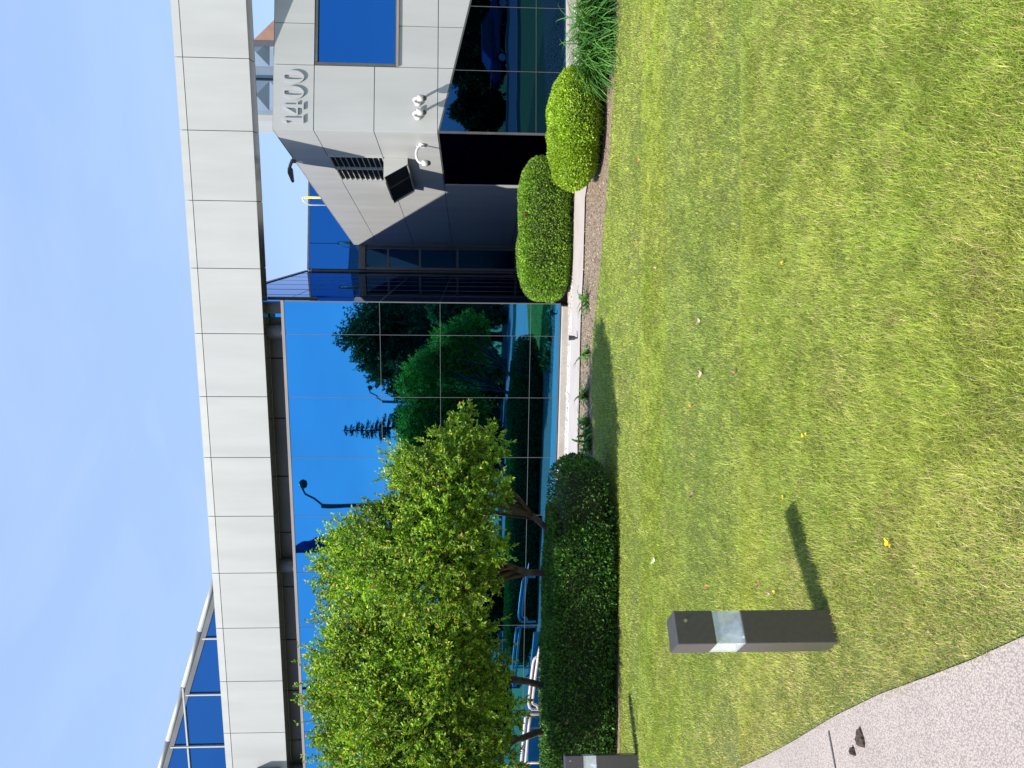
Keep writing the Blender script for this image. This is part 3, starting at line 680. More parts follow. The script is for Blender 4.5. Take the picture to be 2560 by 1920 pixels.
# ---------------------------------------------------------------- handrails and ramp wall at left
def railing(label, pts_top, pts_mid, posts, yloc):
    root = empty('handrail', FA.w(pts_top[0][0], yloc, 0), AL, label, 'handrail', 'taupe steel handrails by the ramp')
    ox = pts_top[0][0]
    for nm, P in (('top_rail', pts_top), ('lower_rail', pts_mid)):
        mb = MB(); mb.tube([(p[0] - ox, 0, p[1]) for p in P], .024, 10); mb.build(nm, MAT['rail'], root, smooth=True)
    for x, z in posts:
        mb = MB(); mb.tube([(x - ox, 0, 0.0), (x - ox, 0, z)], .022, 10); mb.build('rail_post', MAT['rail'], root, smooth=True)
RY = -1.5
def rp(cx, cy): q_ = FA.hit_y((1150 + cx / 3.19) / D, (1400 + cy / 3.19) / D, RY); return (q_[0], q_[2])
def loop(seq): return [rp(*c) for c in seq]
railing('near taupe pipe handrail with rounded ends behind the clipped hedge',
        loop([(705, 765), (640, 766), (610, 772), (592, 790), (584, 815), (566, 950), (548, 1110), (548, 1150), (556, 1178), (575, 1192), (620, 1192), (706, 1192)]),
        loop([(690, 755), (680, 735), (660, 728), (628, 752), (640, 640), (625, 752), (600, 930), (575, 1140), (590, 1150), (612, 1160), (622, 1185)]),
        [], RY)
railing('left taupe pipe handrail running out of the frame behind the trees',
        loop([(706, 1235), (560, 1236), (522, 1255), (515, 1330), (503, 1450), (490, 1600), (488, 1800)]),
        loop([(565, 1236), (550, 1330), (538, 1450), (520, 1660), (508, 1800)]),
        [rp(505, 1625)], RY + .02)
zw = [rp(690, 1310), rp(655, 1650), rp(645, 1800)]
rw0 = empty('ramp_wall', FA.w(zw[0][0], RY - .1, 0), AL, 'low beige concrete ramp wall behind the trees at left', 'wall')
mb = MB(); mb.prism([(0, 0, 0), (0, 0, zw[0][1]), (zw[1][0] - zw[0][0], 0, zw[1][1]), (zw[2][0] - zw[0][0] - 4, 0, zw[2][1]), (zw[2][0] - zw[0][0] - 4, 0, 0)], (0, .16, 0)); mb.build('wall_body', MAT['concrete'], rw0)

# ---------------------------------------------------------------- bollard lights
def bollard(loc, rot, label):
    root = empty('bollard_light', loc, rot, label, 'bollard light', 'bronze bollard lights on the lawn')
    h = .075; H = .742
    z1, z2 = .435, .565
    mb = MB(); mb.box(-h, h, -h, h, -.02, z1); mb.build('post', MAT['bronze'], root, bevel=.004)
    mb = MB(); mb.box(-h, h, -h, h, z2, H); c = mb.build('cap', MAT['bronze'], root, bevel=.004)
    mb = MB(); mb.tube([(.03, -h - .003, H - .05), (.03, -h + .01, H - .05)], .008, 10); mb.build('screw', MAT['alloy'], c)
    mb = MB(); k = h - .003; t = .006
    mb.box(-k, k, -k, -k + t, z1, z2); mb.box(-k, k, k - t, k, z1, z2); mb.box(-k, -k + t, -k + t, k - t, z1, z2); mb.box(k - t, k, -k + t, k - t, z1, z2)
    mb.build('lens', MAT['lens'], root)
    mb = MB(); mb.lathe([(.058, z1 + .001), (.054, z1 + .012), (.03, z1 + .05), (.012, z2 - .03), (.012, z2 - .002)], n=24); mb.build('reflector', MAT['reflector'], root, smooth=True)
    return root
def lens_mat():
    m, t, b = new_mat('clear_acrylic_lens')
    b.inputs['Base Color'].default_value = (0.93, 0.95, 0.95, 1); b.inputs['Roughness'].default_value = .06; b.inputs['IOR'].default_value = 1.45
    b.inputs['Transmission Weight'].default_value = 0.0
    tr = t.nodes.new('ShaderNodeBsdfTransparent'); tr.inputs[0].default_value = (.9, .93, .93, 1)
    n = t.nodes.new('ShaderNodeTexNoise'); n.inputs['Scale'].default_value = 45; tc = t.nodes.new('ShaderNodeTexCoord'); t.links.new(tc.outputs['Object'], n.inputs['Vector'])
    r = t.nodes.new('ShaderNodeMapRange'); r.inputs[1].default_value = .35; r.inputs[2].default_value = .75; r.inputs[3].default_value = .30; r.inputs[4].default_value = .42
    t.links.new(n.outputs[0], r.inputs[0])
    mx = t.nodes.new('ShaderNodeMixShader'); t.links.new(r.outputs[0], mx.inputs[0]); t.links.new(tr.outputs[0], mx.inputs[1]); t.links.new(b.outputs[0], mx.inputs[2])
    t.links.new(mx.outputs[0], t.nodes['Material Output'].inputs[0]); return m
MAT['lens'] = lens_mat()
MAT['reflector'] = noise_mat('brushed_reflector', (.7, .72, .73), (.8, .82, .83), 30, .25, metal=.9)
bollard((-1.131, 3.432, 0), math.radians(34), 'dark bronze square bollard light standing alone on the near lawn')
b2 = ground(1383, 1633); 
bollard((b2.x - .09, b2.y + .06, 0), math.radians(20), 'dark bronze bollard light in front of the dark hedge, cut by the frame')

# ---------------------------------------------------------------- vegetation
def leaves(P, N, size, cols, aspect=.5, fold=.25, droop=0.0):
    """diamond leaves: base P, direction N (n,3), returns V, F, C"""
    n = len(P); N = N / np.linalg.norm(N, axis=1, keepdims=True)
    r = rng.normal(size=(n, 3)); S = np.cross(N, r); S /= np.linalg.norm(S, axis=1, keepdims=True); U = np.cross(S, N)
    size = np.broadcast_to(size, (n,))[:, None]; 
    a = P; tip = P + N * size - np.array([0, 0, 1]) * size * droop; mid = P + N * size * .5
    l = mid + S * size * aspect * .5 + U * size * fold * .3; rr = mid - S * size * aspect * .5 + U * size * fold * .3
    V = np.stack([a, l, tip, rr], 1).reshape(-1, 3); i = np.arange(n)[:, None] * 4
    Fc = np.concatenate([np.hstack([i, i + 1, i + 2]), np.hstack([i, i + 2, i + 3])])
    return V, Fc, np.repeat(cols, 4, 0)
def palette(n, cs, wts, jit=.18):
    cs = np.array(cs); k = rng.choice(len(cs), n, p=np.array(wts) / sum(wts)); c = cs[k]
    return c * (1 + rng.normal(0, jit, (n, 1))).clip(.5, 1.7)
def superell(n, hx, hy, hz, p=3.2, zmin=-1):
    """points and normals on a rounded box"""
    d = rng.normal(size=(n * 2, 3)); d = d[d[:, 2] > zmin * np.abs(d).max(1)][:n] if zmin > -1 else d[:n]
    d = d / np.linalg.norm(d, axis=1, keepdims=True)
    r = (np.abs(d) ** p).sum(1) ** (-1 / p); q_ = d * r[:, None]
    nn = np.sign(q_) * np.abs(q_) ** (p - 1) / np.array([hx, hy, hz]); nn /= np.linalg.norm(nn, axis=1, keepdims=True)
    return q_ * np.array([hx, hy, hz]), nn
def box_area_pts(n, hx, hy, hz, p):
    # area-weighted resampling so long hedges are evenly covered
    P, N = superell(n * 6, hx, hy, hz, p)
    x = rng.uniform(-1, 1, (n * 6, 3)); 
    return P, N
def shrub(name, loc, rotz, hx, hy, hz, label, cat, n, cs, wts, p=3.0, leaf=.03, lump=.05, group=None, browns=0):
    """clipped shrub: leaf tufts over a rounded box sitting on the ground; surface sampled by area"""
    root = empty(name, loc, rotz, label, cat, group)
    # sample on cube faces by area, then project to the superellipsoid
    areas = np.array([hy * hz, hx * hz, hx * hy]); f = rng.choice(3, n, p=areas / areas.sum()); u = rng.uniform(-1, 1, (n, 3))
    sgn = rng.choice([-1., 1.], n); sgn = np.where(f == 2, np.where(sgn > 0, 1., np.where(rng.random(n) < .25, -1., 1.)), sgn)
    u[np.arange(n), f] = sgn
    r = (np.abs(u) ** p).sum(1) ** (-1 / p); Q = u * r[:, None]; H = np.array([hx, hy, hz])
    N = np.sign(Q) * np.abs(Q) ** (p - 1) / H; N /= np.linalg.norm(N, axis=1, keepdims=True)
    P = Q * H + np.array([0, 0, hz])
    bmp = vnoise(P, 3.2, 3) * .6 + vnoise(P, 9, 5) * .4 - .5
    P = P + N * (bmp * 2 * lump)[:, None]
    depth = rng.random(n) ** 2 * .07; P = P - N * depth[:, None]
    P[:, 2] = np.maximum(P[:, 2], .02)
    dirs = N * .7 + rng.normal(0, .6, (n, 3)) + np.array([0, 0, .25])
    c = palette(n, cs, wts); c *= (.8 + .5 * vnoise(P, 6, 9))[:, None]
    if browns:
        for k in range(browns):
            j = rng.integers(n); m_ = np.linalg.norm(P - P[j], axis=1) < .045; c[m_] = np.array([.2, .09, .035]) * (1 + rng.normal(0, .2, (m_.sum(), 1)))
    V, Fc, C = leaves(P, dirs, leaf * rng.uniform(.7, 1.4, n), c, .55, .4)
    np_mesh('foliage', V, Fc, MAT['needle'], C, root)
    # solid core, coloured near black for the shade between the leaves
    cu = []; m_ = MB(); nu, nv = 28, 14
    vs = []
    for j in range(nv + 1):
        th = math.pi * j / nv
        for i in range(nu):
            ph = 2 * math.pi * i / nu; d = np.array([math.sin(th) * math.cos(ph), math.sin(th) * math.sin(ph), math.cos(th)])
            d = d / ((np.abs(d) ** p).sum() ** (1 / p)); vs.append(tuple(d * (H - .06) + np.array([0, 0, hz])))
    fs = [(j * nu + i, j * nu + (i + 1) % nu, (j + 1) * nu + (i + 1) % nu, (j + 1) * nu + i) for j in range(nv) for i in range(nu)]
    m_.add(vs, fs); m_.build('dark_core', MAT['core'], root, smooth=True)
    return root
YG = [(.25, .39, .022), (.30, .44, .028), (.18, .31, .02), (.36, .46, .04), (.10, .19, .015)]
BR = [(.15, .29, .025), (.22, .38, .03), (.10, .21, .02), (.26, .38, .04), (.04, .09, .012)]
DK = [(.045, .14, .02), (.075, .19, .025), (.03, .085, .015), (.12, .22, .035), (.018, .05, .01)]
q1 = ground(1313, 285)
q1 = ground(1319, 285); c1_ = at_depth(1250, 281, q1.y + .78)
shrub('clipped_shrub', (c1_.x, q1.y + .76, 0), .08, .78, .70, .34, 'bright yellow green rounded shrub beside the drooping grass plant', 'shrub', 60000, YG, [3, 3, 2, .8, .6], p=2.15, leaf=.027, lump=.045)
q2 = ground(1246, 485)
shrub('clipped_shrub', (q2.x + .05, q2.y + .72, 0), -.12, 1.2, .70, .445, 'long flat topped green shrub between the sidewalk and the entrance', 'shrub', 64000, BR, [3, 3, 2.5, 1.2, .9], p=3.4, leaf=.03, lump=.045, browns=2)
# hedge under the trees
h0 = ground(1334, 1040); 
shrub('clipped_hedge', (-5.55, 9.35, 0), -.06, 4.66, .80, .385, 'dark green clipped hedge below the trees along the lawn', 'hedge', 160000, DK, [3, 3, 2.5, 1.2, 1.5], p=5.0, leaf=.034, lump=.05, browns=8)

# ornamental grass clumps at the right
def grass_clump(loc, n, L, label, group, cs, spread=1.0, wid=.007, name='grass_plant'):
    root = empty(name, loc, 0, label, 'plant', group)
    a = rng.uniform(0, 2 * math.pi, n); ln = L * rng.uniform(.6, 1.15, n); el = np.radians(rng.uniform(35, 88, n)); base = rng.normal(0, .07 * spread, (n, 2))
    seg = 7; V = []; Fc = []; C = palette(n, cs, [1] * len(cs)); k = 0
    pos = np.c_[base, np.zeros(n)]; dirx = np.c_[np.cos(a), np.sin(a)]; side = np.c_[-np.sin(a), np.cos(a), np.zeros(n)]
    pts = [pos.copy()]; e = el.copy()
    for s in range(seg):
        pos = pos + np.c_[dirx * np.cos(e)[:, None], np.sin(e)] * (ln / seg)[:, None]; e = e - np.radians(rng.uniform(10, 24, n)); pts.append(pos.copy())
    wd = wid * np.array([.7, 1, 1, 1, .9, .75, .5, .1])
    for s in range(seg + 1):
        V.append(pts[s] - side * wd[s]); V.append(pts[s] + side * wd[s])
    V = np.stack(V, 1); V[:, :, 2] = np.maximum(V[:, :, 2], .012); ns = 2 * (seg + 1)
    i = np.arange(n)[:, None] * ns
    for s in range(seg): Fc.append(np.hstack([i + 2 * s, i + 2 * s + 1, i + 2 * s + 3, i + 2 * s + 2]))
    np_mesh('blades', V.reshape(-1, 3), np.concatenate(Fc), MAT['blade'], np.repeat(C, ns, 0), root)
    return root
GC = [(.05, .16, .03), (.08, .22, .04), (.04, .12, .03), (.13, .27, .06)]
pg = ground(1322, 95); grass_clump((pg.x, pg.y + .25, 0), 900, .85, 'drooping ornamental grass plant next to the bright rounded shrub', 'ornamental grass plants', GC, 1.6)
pg = ground(1328, 15); grass_clump((pg.x, pg.y + .35, 0), 1000, .9, 'drooping ornamental grass plant nearest the right edge of the lawn', 'ornamental grass plants', GC, 1.8)
# small lily plants along the mulch
LC = [(.06, .16, .03), (.1, .22, .05), (.16, .26, .05)]
for i, (x, y, n, L, lab) in enumerate([(1272, 652, 22, .34, 'small lily plant in the mulch just left of the long flat topped shrub'), (1272, 852, 24, .34, 'small lily plant in the mulch left of the black path light'),
        (1272, 765, 22, .32, 'small lily plant in the mulch beside the black path light'), (1274, 912, 26, .36, 'small lily plant at the start of the tree shadow'),
        (1276, 942, 26, .36, 'small lily plant close to the hedge end'), (1278, 966, 24, .38, 'small lily plant touching the right end of the hedge')]):
    p_ = ground(x, y); grass_clump((p_.x, p_.y, .005), n, L, lab, 'lily plants in the mulch', LC, .5, .018, 'lily_plant')

# ---- trees
def bez(p0, p1, p2, n):
    return [p0.lerp(p1, t).lerp(p1.lerp(p2, t), t) for t in [i / n for i in range(n + 1)]]
def tree(name, base, lumps, label, cat, n_twig, per, leaf, cs, wts, stems, mat='leaf', rad=.05, spray=.75, group=None, aspect=.48):
    """lumps: (world centre, radius); stems: list of start offsets at the foot"""
    root = empty(name, base, 0, label, cat, group); base = Vector(base)
    wood = MB(); ends = [(Vector(c) - base, r) for c, r in lumps]
    st = [Vector((s[0], s[1], 0)) for s in stems]
    own = {}
    for c, r in ends:
        k = min(range(len(st)), key=lambda j: (st[j] - Vector((c.x * .45, c.y * .45, 0))).length); own.setdefault(k, []).append((c, r))
    def wig(pts, amp): return [p + Vector((rnd.uniform(-1, 1), rnd.uniform(-1, 1), rnd.uniform(-1, 1))) * (amp if 0 < i < len(pts) - 1 else 0) for i, p in enumerate(pts)]
    for k, L_ in own.items():
        s = st[k]; av = sum((c for c, r in L_), Vector()) / len(L_); f = Vector((s.x * .5 + av.x * .5, s.y * .5 + av.y * .5, av.z * .52))
        m1 = Vector((s.x * 1.1, s.y * 1.1, f.z * .5)) + Vector((rnd.uniform(-.12, .12), rnd.uniform(-.1, .1), 0))
        sc_ = av.z / 2.2
        wood.tube(wig(bez(s + Vector((0, 0, -.03)), m1, f, 7), .02 * sc_), [rad * (1.15 - .45 * j / 7) for j in range(8)], 9)
        for c, r in L_:
            g_ = m1.lerp(f, rnd.uniform(.55, 1)) if rnd.random() < .3 else f
            m2 = g_.lerp(c, .45) + Vector((rnd.uniform(-.1, .1), rnd.uniform(-.1, .1), .18 * sc_))
            wood.tube(wig(bez(g_, m2, c, 6), .02 * sc_), [rad * (.6 - .5 * j / 6) for j in range(7)], 6)
    P = []; N = []
    for c, r in ends:
        nt_ = max(6, int(n_twig * (r / .5) ** 2))
        for k in range(nt_):
            d = Vector((rnd.gauss(0, 1), rnd.gauss(0, 1), rnd.gauss(.15, .9))).normalized()
            a = c + d * r * rnd.uniform(.15, .8); 
            b = c + d * r * rnd.uniform(.9, 1.1) + Vector((rnd.uniform(-.5, .5), rnd.uniform(-.5, .5), rnd.uniform(-.2, .75))) * r * spray
            m_ = a.lerp(b, .5) + Vector((0, 0, .12 * r))
            tw = bez(a, m_, b, 4)
            if rnd.random() < .35: wood.tube(tw, [.006, .005, .004, .003, .002], 4, cap=False)
            for s in range(per):
                t = (s + rnd.random()) / per; q_ = a.lerp(m_, t).lerp(m_.lerp(b, t), t)
                dv = (b - a).normalized()
                P.append(q_); N.append(dv * .6 + Vector((rnd.gauss(0, .6), rnd.gauss(0, .6), rnd.gauss(-.05, .55))))
    wood.build('trunk', MAT['bark'], root, smooth=True, fix=False)
    P = np.array([tuple(p) for p in P]); N = np.array([tuple(p) for p in N]); n = len(P)
    c = palette(n, cs, wts) * (.6 + .8 * vnoise(P, 2.4, 4))[:, None]
    V, Fc, C = leaves(P, N, leaf * rng.uniform(.6, 1.3, n), c, aspect, .5, .12)
    np_mesh('crown', V, Fc, MAT[mat], C, root)
    return root
TC = [(.22, .385, .035), (.32, .46, .045), (.14, .28, .028), (.46, .50, .07), (.46, .28, .06), (.09, .19, .02)]
TW = [4, 3.2, 3.2, 1.2, .35, 1.6]
def L(x, y, d, r): d -= .55; p = at_depth(x, y, d); return ((p.x, p.y, p.z), r)
right_lumps = [L(1010, 905, 9.4, .20), L(985, 965, 9.2, .34), L(1075, 960, 9.0, .26), L(905, 1010, 9.3, .34), L(1000, 1045, 8.9, .40), L(1085, 1060, 8.8, .28), L(885, 1075, 9.4, .32), L(950, 1110, 8.8, .40),
               L(1040, 1130, 8.6, .36), L(845, 1140, 9.3, .34), L(770, 1170, 9.3, .32), L(1085, 1190, 8.7, .22), L(870, 1210, 8.8, .46), L(930, 1060, 9.0, .36), L(1010, 1210, 8.8, .36), L(820, 1200, 9.0, .38), L(905, 1160, 9.1, .4), L(1040, 1010, 9.0, .3), L(1060, 1250, 8.8, .26), L(960, 1200, 8.5, .40), L(735, 1235, 9.5, .30), L(800, 1265, 9.0, .40), L(905, 1290, 8.6, .40), L(1010, 1280, 8.6, .36)]
def L2(x, y, d, r): d -= .15; p = at_depth(x, y, d); return ((p.x, p.y, p.z), r)
left_lumps = [L2(755, 1330, 9.2, .36), L2(830, 1345, 8.8, .44), L2(880, 1395, 8.8, .42), L2(790, 1400, 8.9, .42), L2(900, 1500, 8.5, .44), L2(800, 1490, 8.7, .42), L2(1000, 1500, 8.4, .4), L2(980, 1410, 8.6, .38), L2(870, 1600, 8.4, .46), L2(980, 1605, 8.3, .42), L2(760, 1590, 8.9, .36), L2(930, 1370, 8.5, .42), L2(1030, 1370, 8.6, .34), L2(745, 1430, 9.0, .38), L2(715, 1480, 9.1, .30), L2(850, 1440, 8.5, .42), L2(960, 1450, 8.3, .40), L2(1060, 1450, 8.5, .30),
              L2(740, 1545, 8.9, .36), L2(830, 1545, 8.4, .42), L2(930, 1560, 8.1, .42), L2(1030, 1555, 8.2, .36), L2(1100, 1530, 8.4, .24), L2(775, 1640, 8.6, .40), L2(880, 1660, 8.2, .44), L2(990, 1660, 8.0, .42), L2(1085, 1650, 8.1, .34),
              L2(800, 1760, 8.4, .45), L2(950, 1770, 8.0, .5)]
right_lumps = [((c[0], c[1], c[2] + (.06 if c[2] < 1.75 and c[0] < -.5 else 0)), r * (.9 if c[2] < 1.75 else 1)) for c, r in right_lumps]
tb1 = ground(1330, 1260); tb1 = (at_depth(1190, 1285, 9.45).x, 9.45, 0)
tree('ornamental_tree', tb1, right_lumps, 'multi stemmed leafy green tree whose crown reaches right across the mirrored wall', 'tree', 270, 26, .045, TC, TW, [(0, 0), (.2, -.1), (.45, .05), (-.25, .1)], group='ornamental trees behind the hedge')
tb2 = (at_depth(1190, 1560, 9.55).x, 9.55, 0)
tree('ornamental_tree', tb2, left_lumps, 'multi stemmed leafy green tree at the left end of the hedge by the handrails', 'tree', 260, 26, .045, TC, TW, [(0, 0), (.45, 0), (-.45, .1), (-1.0, -.1)], group='ornamental trees behind the hedge')

# ---- trees across the street, seen in the mirrored glass
def mirror_pt(x, y, d, frame=FA):
    """the real place of a thing that shows in the glass at photo pixel (x, y), d metres away in the mirror"""
    p = at_depth(x, y, d); l = frame.loc(p); return frame.w(l.x, -l.y, l.z)
RC = [(.035, .075, .028), (.055, .105, .035), (.025, .055, .022)]
def big_tree(x, y0, width, top, d, label, kind='broad', frame=FA, cs=RC):
    p = mirror_pt(1080, y0, d, frame); zt = mirror_pt(top, y0, d, frame).z; w_ = width * D / F * d / 2
    lum = []
    nL = 30
    for i in range(nL):
        u = rnd.uniform(0.08, .92); wz = w_ * math.sin(math.pi * min(.95, max(.12, u * .85 + .1))) 
        a = rnd.uniform(0, 6.28); rr = wz * rnd.uniform(.2, .75)
        lum.append(((p.x + rr * math.cos(a), p.y + rr * math.sin(a), zt * u), w_ * rnd.uniform(.26, .42)))
    lum.append(((p.x, p.y, zt * .9), w_ * .3))
    k = max(1.0, w_ / .9)
    tree('street_tree', (p.x, p.y, 0), lum, label, 'tree', int(70 / k ** 1.3) + 6, 20, .17 if kind == 'broad' else .2, cs, [1] * len(cs), [(0, 0), (.3, .2)], rad=.16, spray=.5, group='trees across the street', aspect=.5 if kind == 'broad' else .2)
big_tree(0, 730, 250, 735, 44, 'tall spreading willow reflected at the right end of the glass wall')
big_tree(0, 655, 170, 800, 50, 'dark round tree reflected behind the willow at the glass corner')
big_tree(0, 800, 160, 800, 46, 'tall dark tree reflected on the left flank of the willow')
big_tree(0, 830, 180, 880, 42, 'low dense tree reflected in the middle of the dark mass')
big_tree(0, 960, 170, 930, 40, 'low bushy tree reflected under the spruce')
big_tree(0, 900, 150, 850, 46, 'dense dark tree reflected beside the willow in the glass')
big_tree(0, 1010, 150, 862, 47, 'round dark tree reflected left of the spruce in the glass')
big_tree(0, 1300, 200, 960, 36, 'low bushy tree reflected below the ornamental tree crowns')
big_tree(0, 1520, 220, 960, 36, 'low bushy tree reflected near the handrails')
big_tree(0, 1180, 200, 870, 48, 'broad tree reflected behind the ornamental tree crown')
big_tree(0, 1400, 220, 850, 46, 'broad tree reflected behind the lower branches at left')
big_tree(0, 1620, 220, 820, 46, 'broad tree reflected near the left edge of the glass')
big_tree(0, 790, 130, 900, 38, 'bright green young tree reflected low in the glass', cs=[(.055, .13, .045), (.08, .16, .05)])
big_tree(0, 680, 110, 930, 38, 'bright green bushy tree reflected near the glass corner', cs=[(.05, .12, .045), (.07, .145, .05)])
# spruce
p = mirror_pt(1080, 925, 50); zt = mirror_pt(737, 925, 50).z
root = empty('spruce_tree', (p.x, p.y, 0), 0, 'dark pointed spruce reflected against the sky in the glass', 'tree')
wd = MB(); wd.tube([(0, 0, 0), (0, 0, zt)], [.2, .02], 8); P = []; N = []
zz = 1.2
while zz < zt - .1:
    R_ = 2.3 * (1 - zz / zt) ** .8 + .12
    for k in range(7):
        a = rnd.uniform(0, 6.28); d = Vector((math.cos(a), math.sin(a), -.12)); ln = R_ * rnd.uniform(.6, 1.1)
        wd.tube([(0, 0, zz), tuple(Vector((0, 0, zz)) + d * ln)], [.03, .008], 4)
        for s in range(int(ln * 42)):
            t = rnd.uniform(.1, 1); q_ = Vector((0, 0, zz)) + d * ln * t
            P.append(tuple(q_ + Vector((rnd.gauss(0, .06), rnd.gauss(0, .06), -abs(rnd.gauss(0, .09)))))); N.append((d.x + rnd.gauss(0, .6), d.y + rnd.gauss(0, .6), -.4))
    zz += .32
wd.build('trunk', MAT['bark'], root, fix=False)
P = np.array(P); V, Fc, C = leaves(P, np.array(N), .22, palette(len(P), [(.012, .03, .018), (.02, .045, .025)], [1, 1]), .3); np_mesh('crown', V, Fc, MAT['needle'], C, root)
# trees mirrored in the panel wing's glass
big_tree(0, 240, 120, 985, 40, 'leafy street tree reflected right of the corner in the low glass', frame=FB)
big_tree(0, 340, 130, 990, 40, 'dark street tree reflected just inside the corner of the low glass', frame=FB)
big_tree(0, 150, 130, 975, 44, 'dark street tree reflected between two others in the low glass', frame=FB)
big_tree(0, 60, 170, 960, 42, 'large dark street tree reflected behind the parked car', frame=FB)
big_tree(0, -100, 170, 960, 42, 'large street tree at the far right across the street', frame=FB)
# street lamps and flags across the street
def street_lamp(x, ytop, d, label):
    p = mirror_pt(1080, x, d); zt = mirror_pt(ytop, x, d).z
    r_ = empty('street_lamp', (p.x, p.y, 0), 0, label, 'street lamp', 'street lamps across the street')
    mb = MB(); mb.tube([(0, 0, 0), (0, 0, zt)], [.13, .1], 10); mb.build('pole', MAT['dark_metal'], r_)
    mb = MB(); mb.tube([(0, 0, zt - .1), (.35, -.1, zt + .35), (.55, -.15, zt + .75), (.9, -.2, zt + .9)], .05, 8); mb.build('arm', MAT['dark_metal'], r_)
    mb = MB(); mb.lathe([(.05, .12), (.14, .08), (.21, -.03), (.21, -.08), (.14, -.22), (0, -.26)], (1.0, -.2, zt + .85), 14); mb.build('lamp_head', MAT['dark_metal'], r_, smooth=True)
street_lamp(1090, 694, 36, 'dark street lamp reflected against the blue sky in the glass')
street_lamp(870, 825, 60, 'distant street lamp reflected beside the spruce')
def flag_pole(x, ytop, d, label):
    p = mirror_pt(1080, x, d); zt = mirror_pt(ytop, x, d).z
    r_ = empty('flag_pole', (p.x, p.y, 0), 0, label, 'flag pole', 'flag poles by the street')
    mb = MB(); mb.tube([(0, 0, 0), (0, 0, zt)], [.07, .05], 10); mb.build('pole', MAT['dark_metal'], r_)
    n = 14; vs = []; fs = []
    for i in range(n + 1):
        u = i / n
        for j, v in enumerate((0, .5, 1)):
            vs.append((.06 + u * .55, .09 * math.sin(u * 9 + v), zt - .25 - u * 1.1 - v * (1.5 - .5 * u)))
    for i in range(n):
        for j in range(2): fs.append((i * 3 + j, i * 3 + j + 1, i * 3 + j + 4, i * 3 + j + 3))
    mb = MB(); mb.add(vs, fs); o = mb.build('flag', MAT['flag'], r_, smooth=True); sd = o.modifiers.new('cloth', 'SOLIDIFY'); sd.thickness = .01
flag_pole(1188, 600, 27, 'pole with limp navy flag reflected left of the street lamp')
flag_pole(1482, 630, 27, 'pole with limp navy flag reflected above the left tree')
# parked car mirrored in the low glass
def car(loc, rot):
    r_ = empty('parked_car', loc, rot, 'dark blue sedan parked at the kerb, seen reflected in the low glass', 'car')
    prof = [(-2.25, .35), (-2.27, .62), (-2.15, .86), (-1.55, .95), (-.95, 1.36), (.35, 1.42), (1.05, 1.0), (2.0, .82), (2.27, .62), (2.27, .32)]
    mb = MB(); n = len(prof); W = .86
    vs = []
    for s, k in ((-1, 1), (1, 1)):
        for x, z in prof: vs.append((x, s * (W if z < 1.0 else W - .2), z))
    fs = [tuple(range(n)), tuple(range(2 * n - 1, n - 1, -1))] + [(i, i + n, (i + 1) % n + n, (i + 1) % n) for i in range(n)]
    mb.add(vs, fs); body = mb.build('body', MAT['car_paint'], r_, bevel=.06, smooth=False)
    for s in (-1, 1):
        mb = MB(); mb.prism([(-1.35, s * .80, 1.0), (-.9, s * .685, 1.32), (.3, s * .685, 1.36), (.85, s * .80, 1.03)], (0, s * .03, 0)); mb.build('side_window', MAT['car_glass'], body)
        mb = MB(); mb.box(-2.28, -2.2, s * .7 - .12, s * .7 + .12, .66, .8); mb.build('tail_lamp', MAT['red'], body)
        mb = MB(); mb.box(2.2, 2.29, s * .66 - .16, s * .66 + .16, .58, .7); mb.build('headlight', MAT['white_metal'], body)
        for x in (-1.4, 1.4):
            mb = MB(); mb.tube([(x, s * .68, .32), (x, s * .9, .32)], .32, 22); wh = mb.build('wheel', MAT['tyre'], r_)
            mb = MB(); mb.tube([(x, s * .9, .32), (x, s * .92, .32)], .2, 14); mb.build('rim', MAT['alloy'], wh)
    mb = MB(); mb.prism([(1.08, -.64, 1.02), (1.08, .64, 1.02), (.42, .58, 1.4), (.42, -.58, 1.4)], (.02, 0, .03)); mb.build('windscreen', MAT['car_glass'], body)
cp = mirror_pt(1108, 80, 38.5, FB)
car((cp.x, cp.y, .02), math.radians(4))

# ---------------------------------------------------------------- small things on the ground
p_ = ground(1252, 730)
r_ = empty('path_light', (p_.x, p_.y, .01), 0, 'small black spike path light at the edge of the sidewalk', 'path light')
mb = MB(); mb.tube([(0, 0, 0), (0, 0, .07)], .014, 8); mb.build('spike', MAT['dark_metal'], r_)
mb = MB(); mb.tube([(0.0, .0, .06), (.0, .0, .16)], [.03, .042], 14); mb.build('lamp_head', MAT['dark_metal'], r_)
# bark pieces on the path
def bark(x0, x1, y0, y1, label):
    a = ground((x0 + x1) / 2, y0, .02); b = ground((x0 + x1) / 2, y1, .02); c = ground(x1, (y0 + y1) / 2, .02); d = ground(x0, (y0 + y1) / 2, .02)
    ctr = (a + b) / 2; hx = (a - b).length / 2; hy = (c - d).length / 2; n = 15
    vs = [];
    for ring, (s, z) in enumerate(((1, 0.0), (.93, .012), (.5, .02))):
        for k in range(n):
            t = 2 * math.pi * k / n; j = 1 + .22 * math.sin(3 * t + 1) + rnd.uniform(-.14, .14)
            vs.append((hx * s * j * math.cos(t), hy * s * j * math.sin(t), z + (rnd.uniform(-.003, .003) if ring else 0)))
    vs.append((0, 0, .018)); fs = []
    for r2 in range(2):
        for k in range(n): k2 = (k + 1) % n; fs.append((r2 * n + k, r2 * n + k2, (r2 + 1) * n + k2, (r2 + 1) * n + k))
    fs += [(2 * n + k, 2 * n + (k + 1) % n, 3 * n) for k in range(n)]
    mb = MB(); mb.add(vs, fs); o = mb.build('bark_piece', MAT['bark_chip'], None, (ctr.x, ctr.y, .0135)); 
    tag(o, label, 'bark', 'bark pieces on the path'); return o
MAT['bark_chip'] = noise_mat('dark_bark_chip', (.02, .014, .01), (.08, .055, .042), 45, .95, bump=.006, bscale=90)
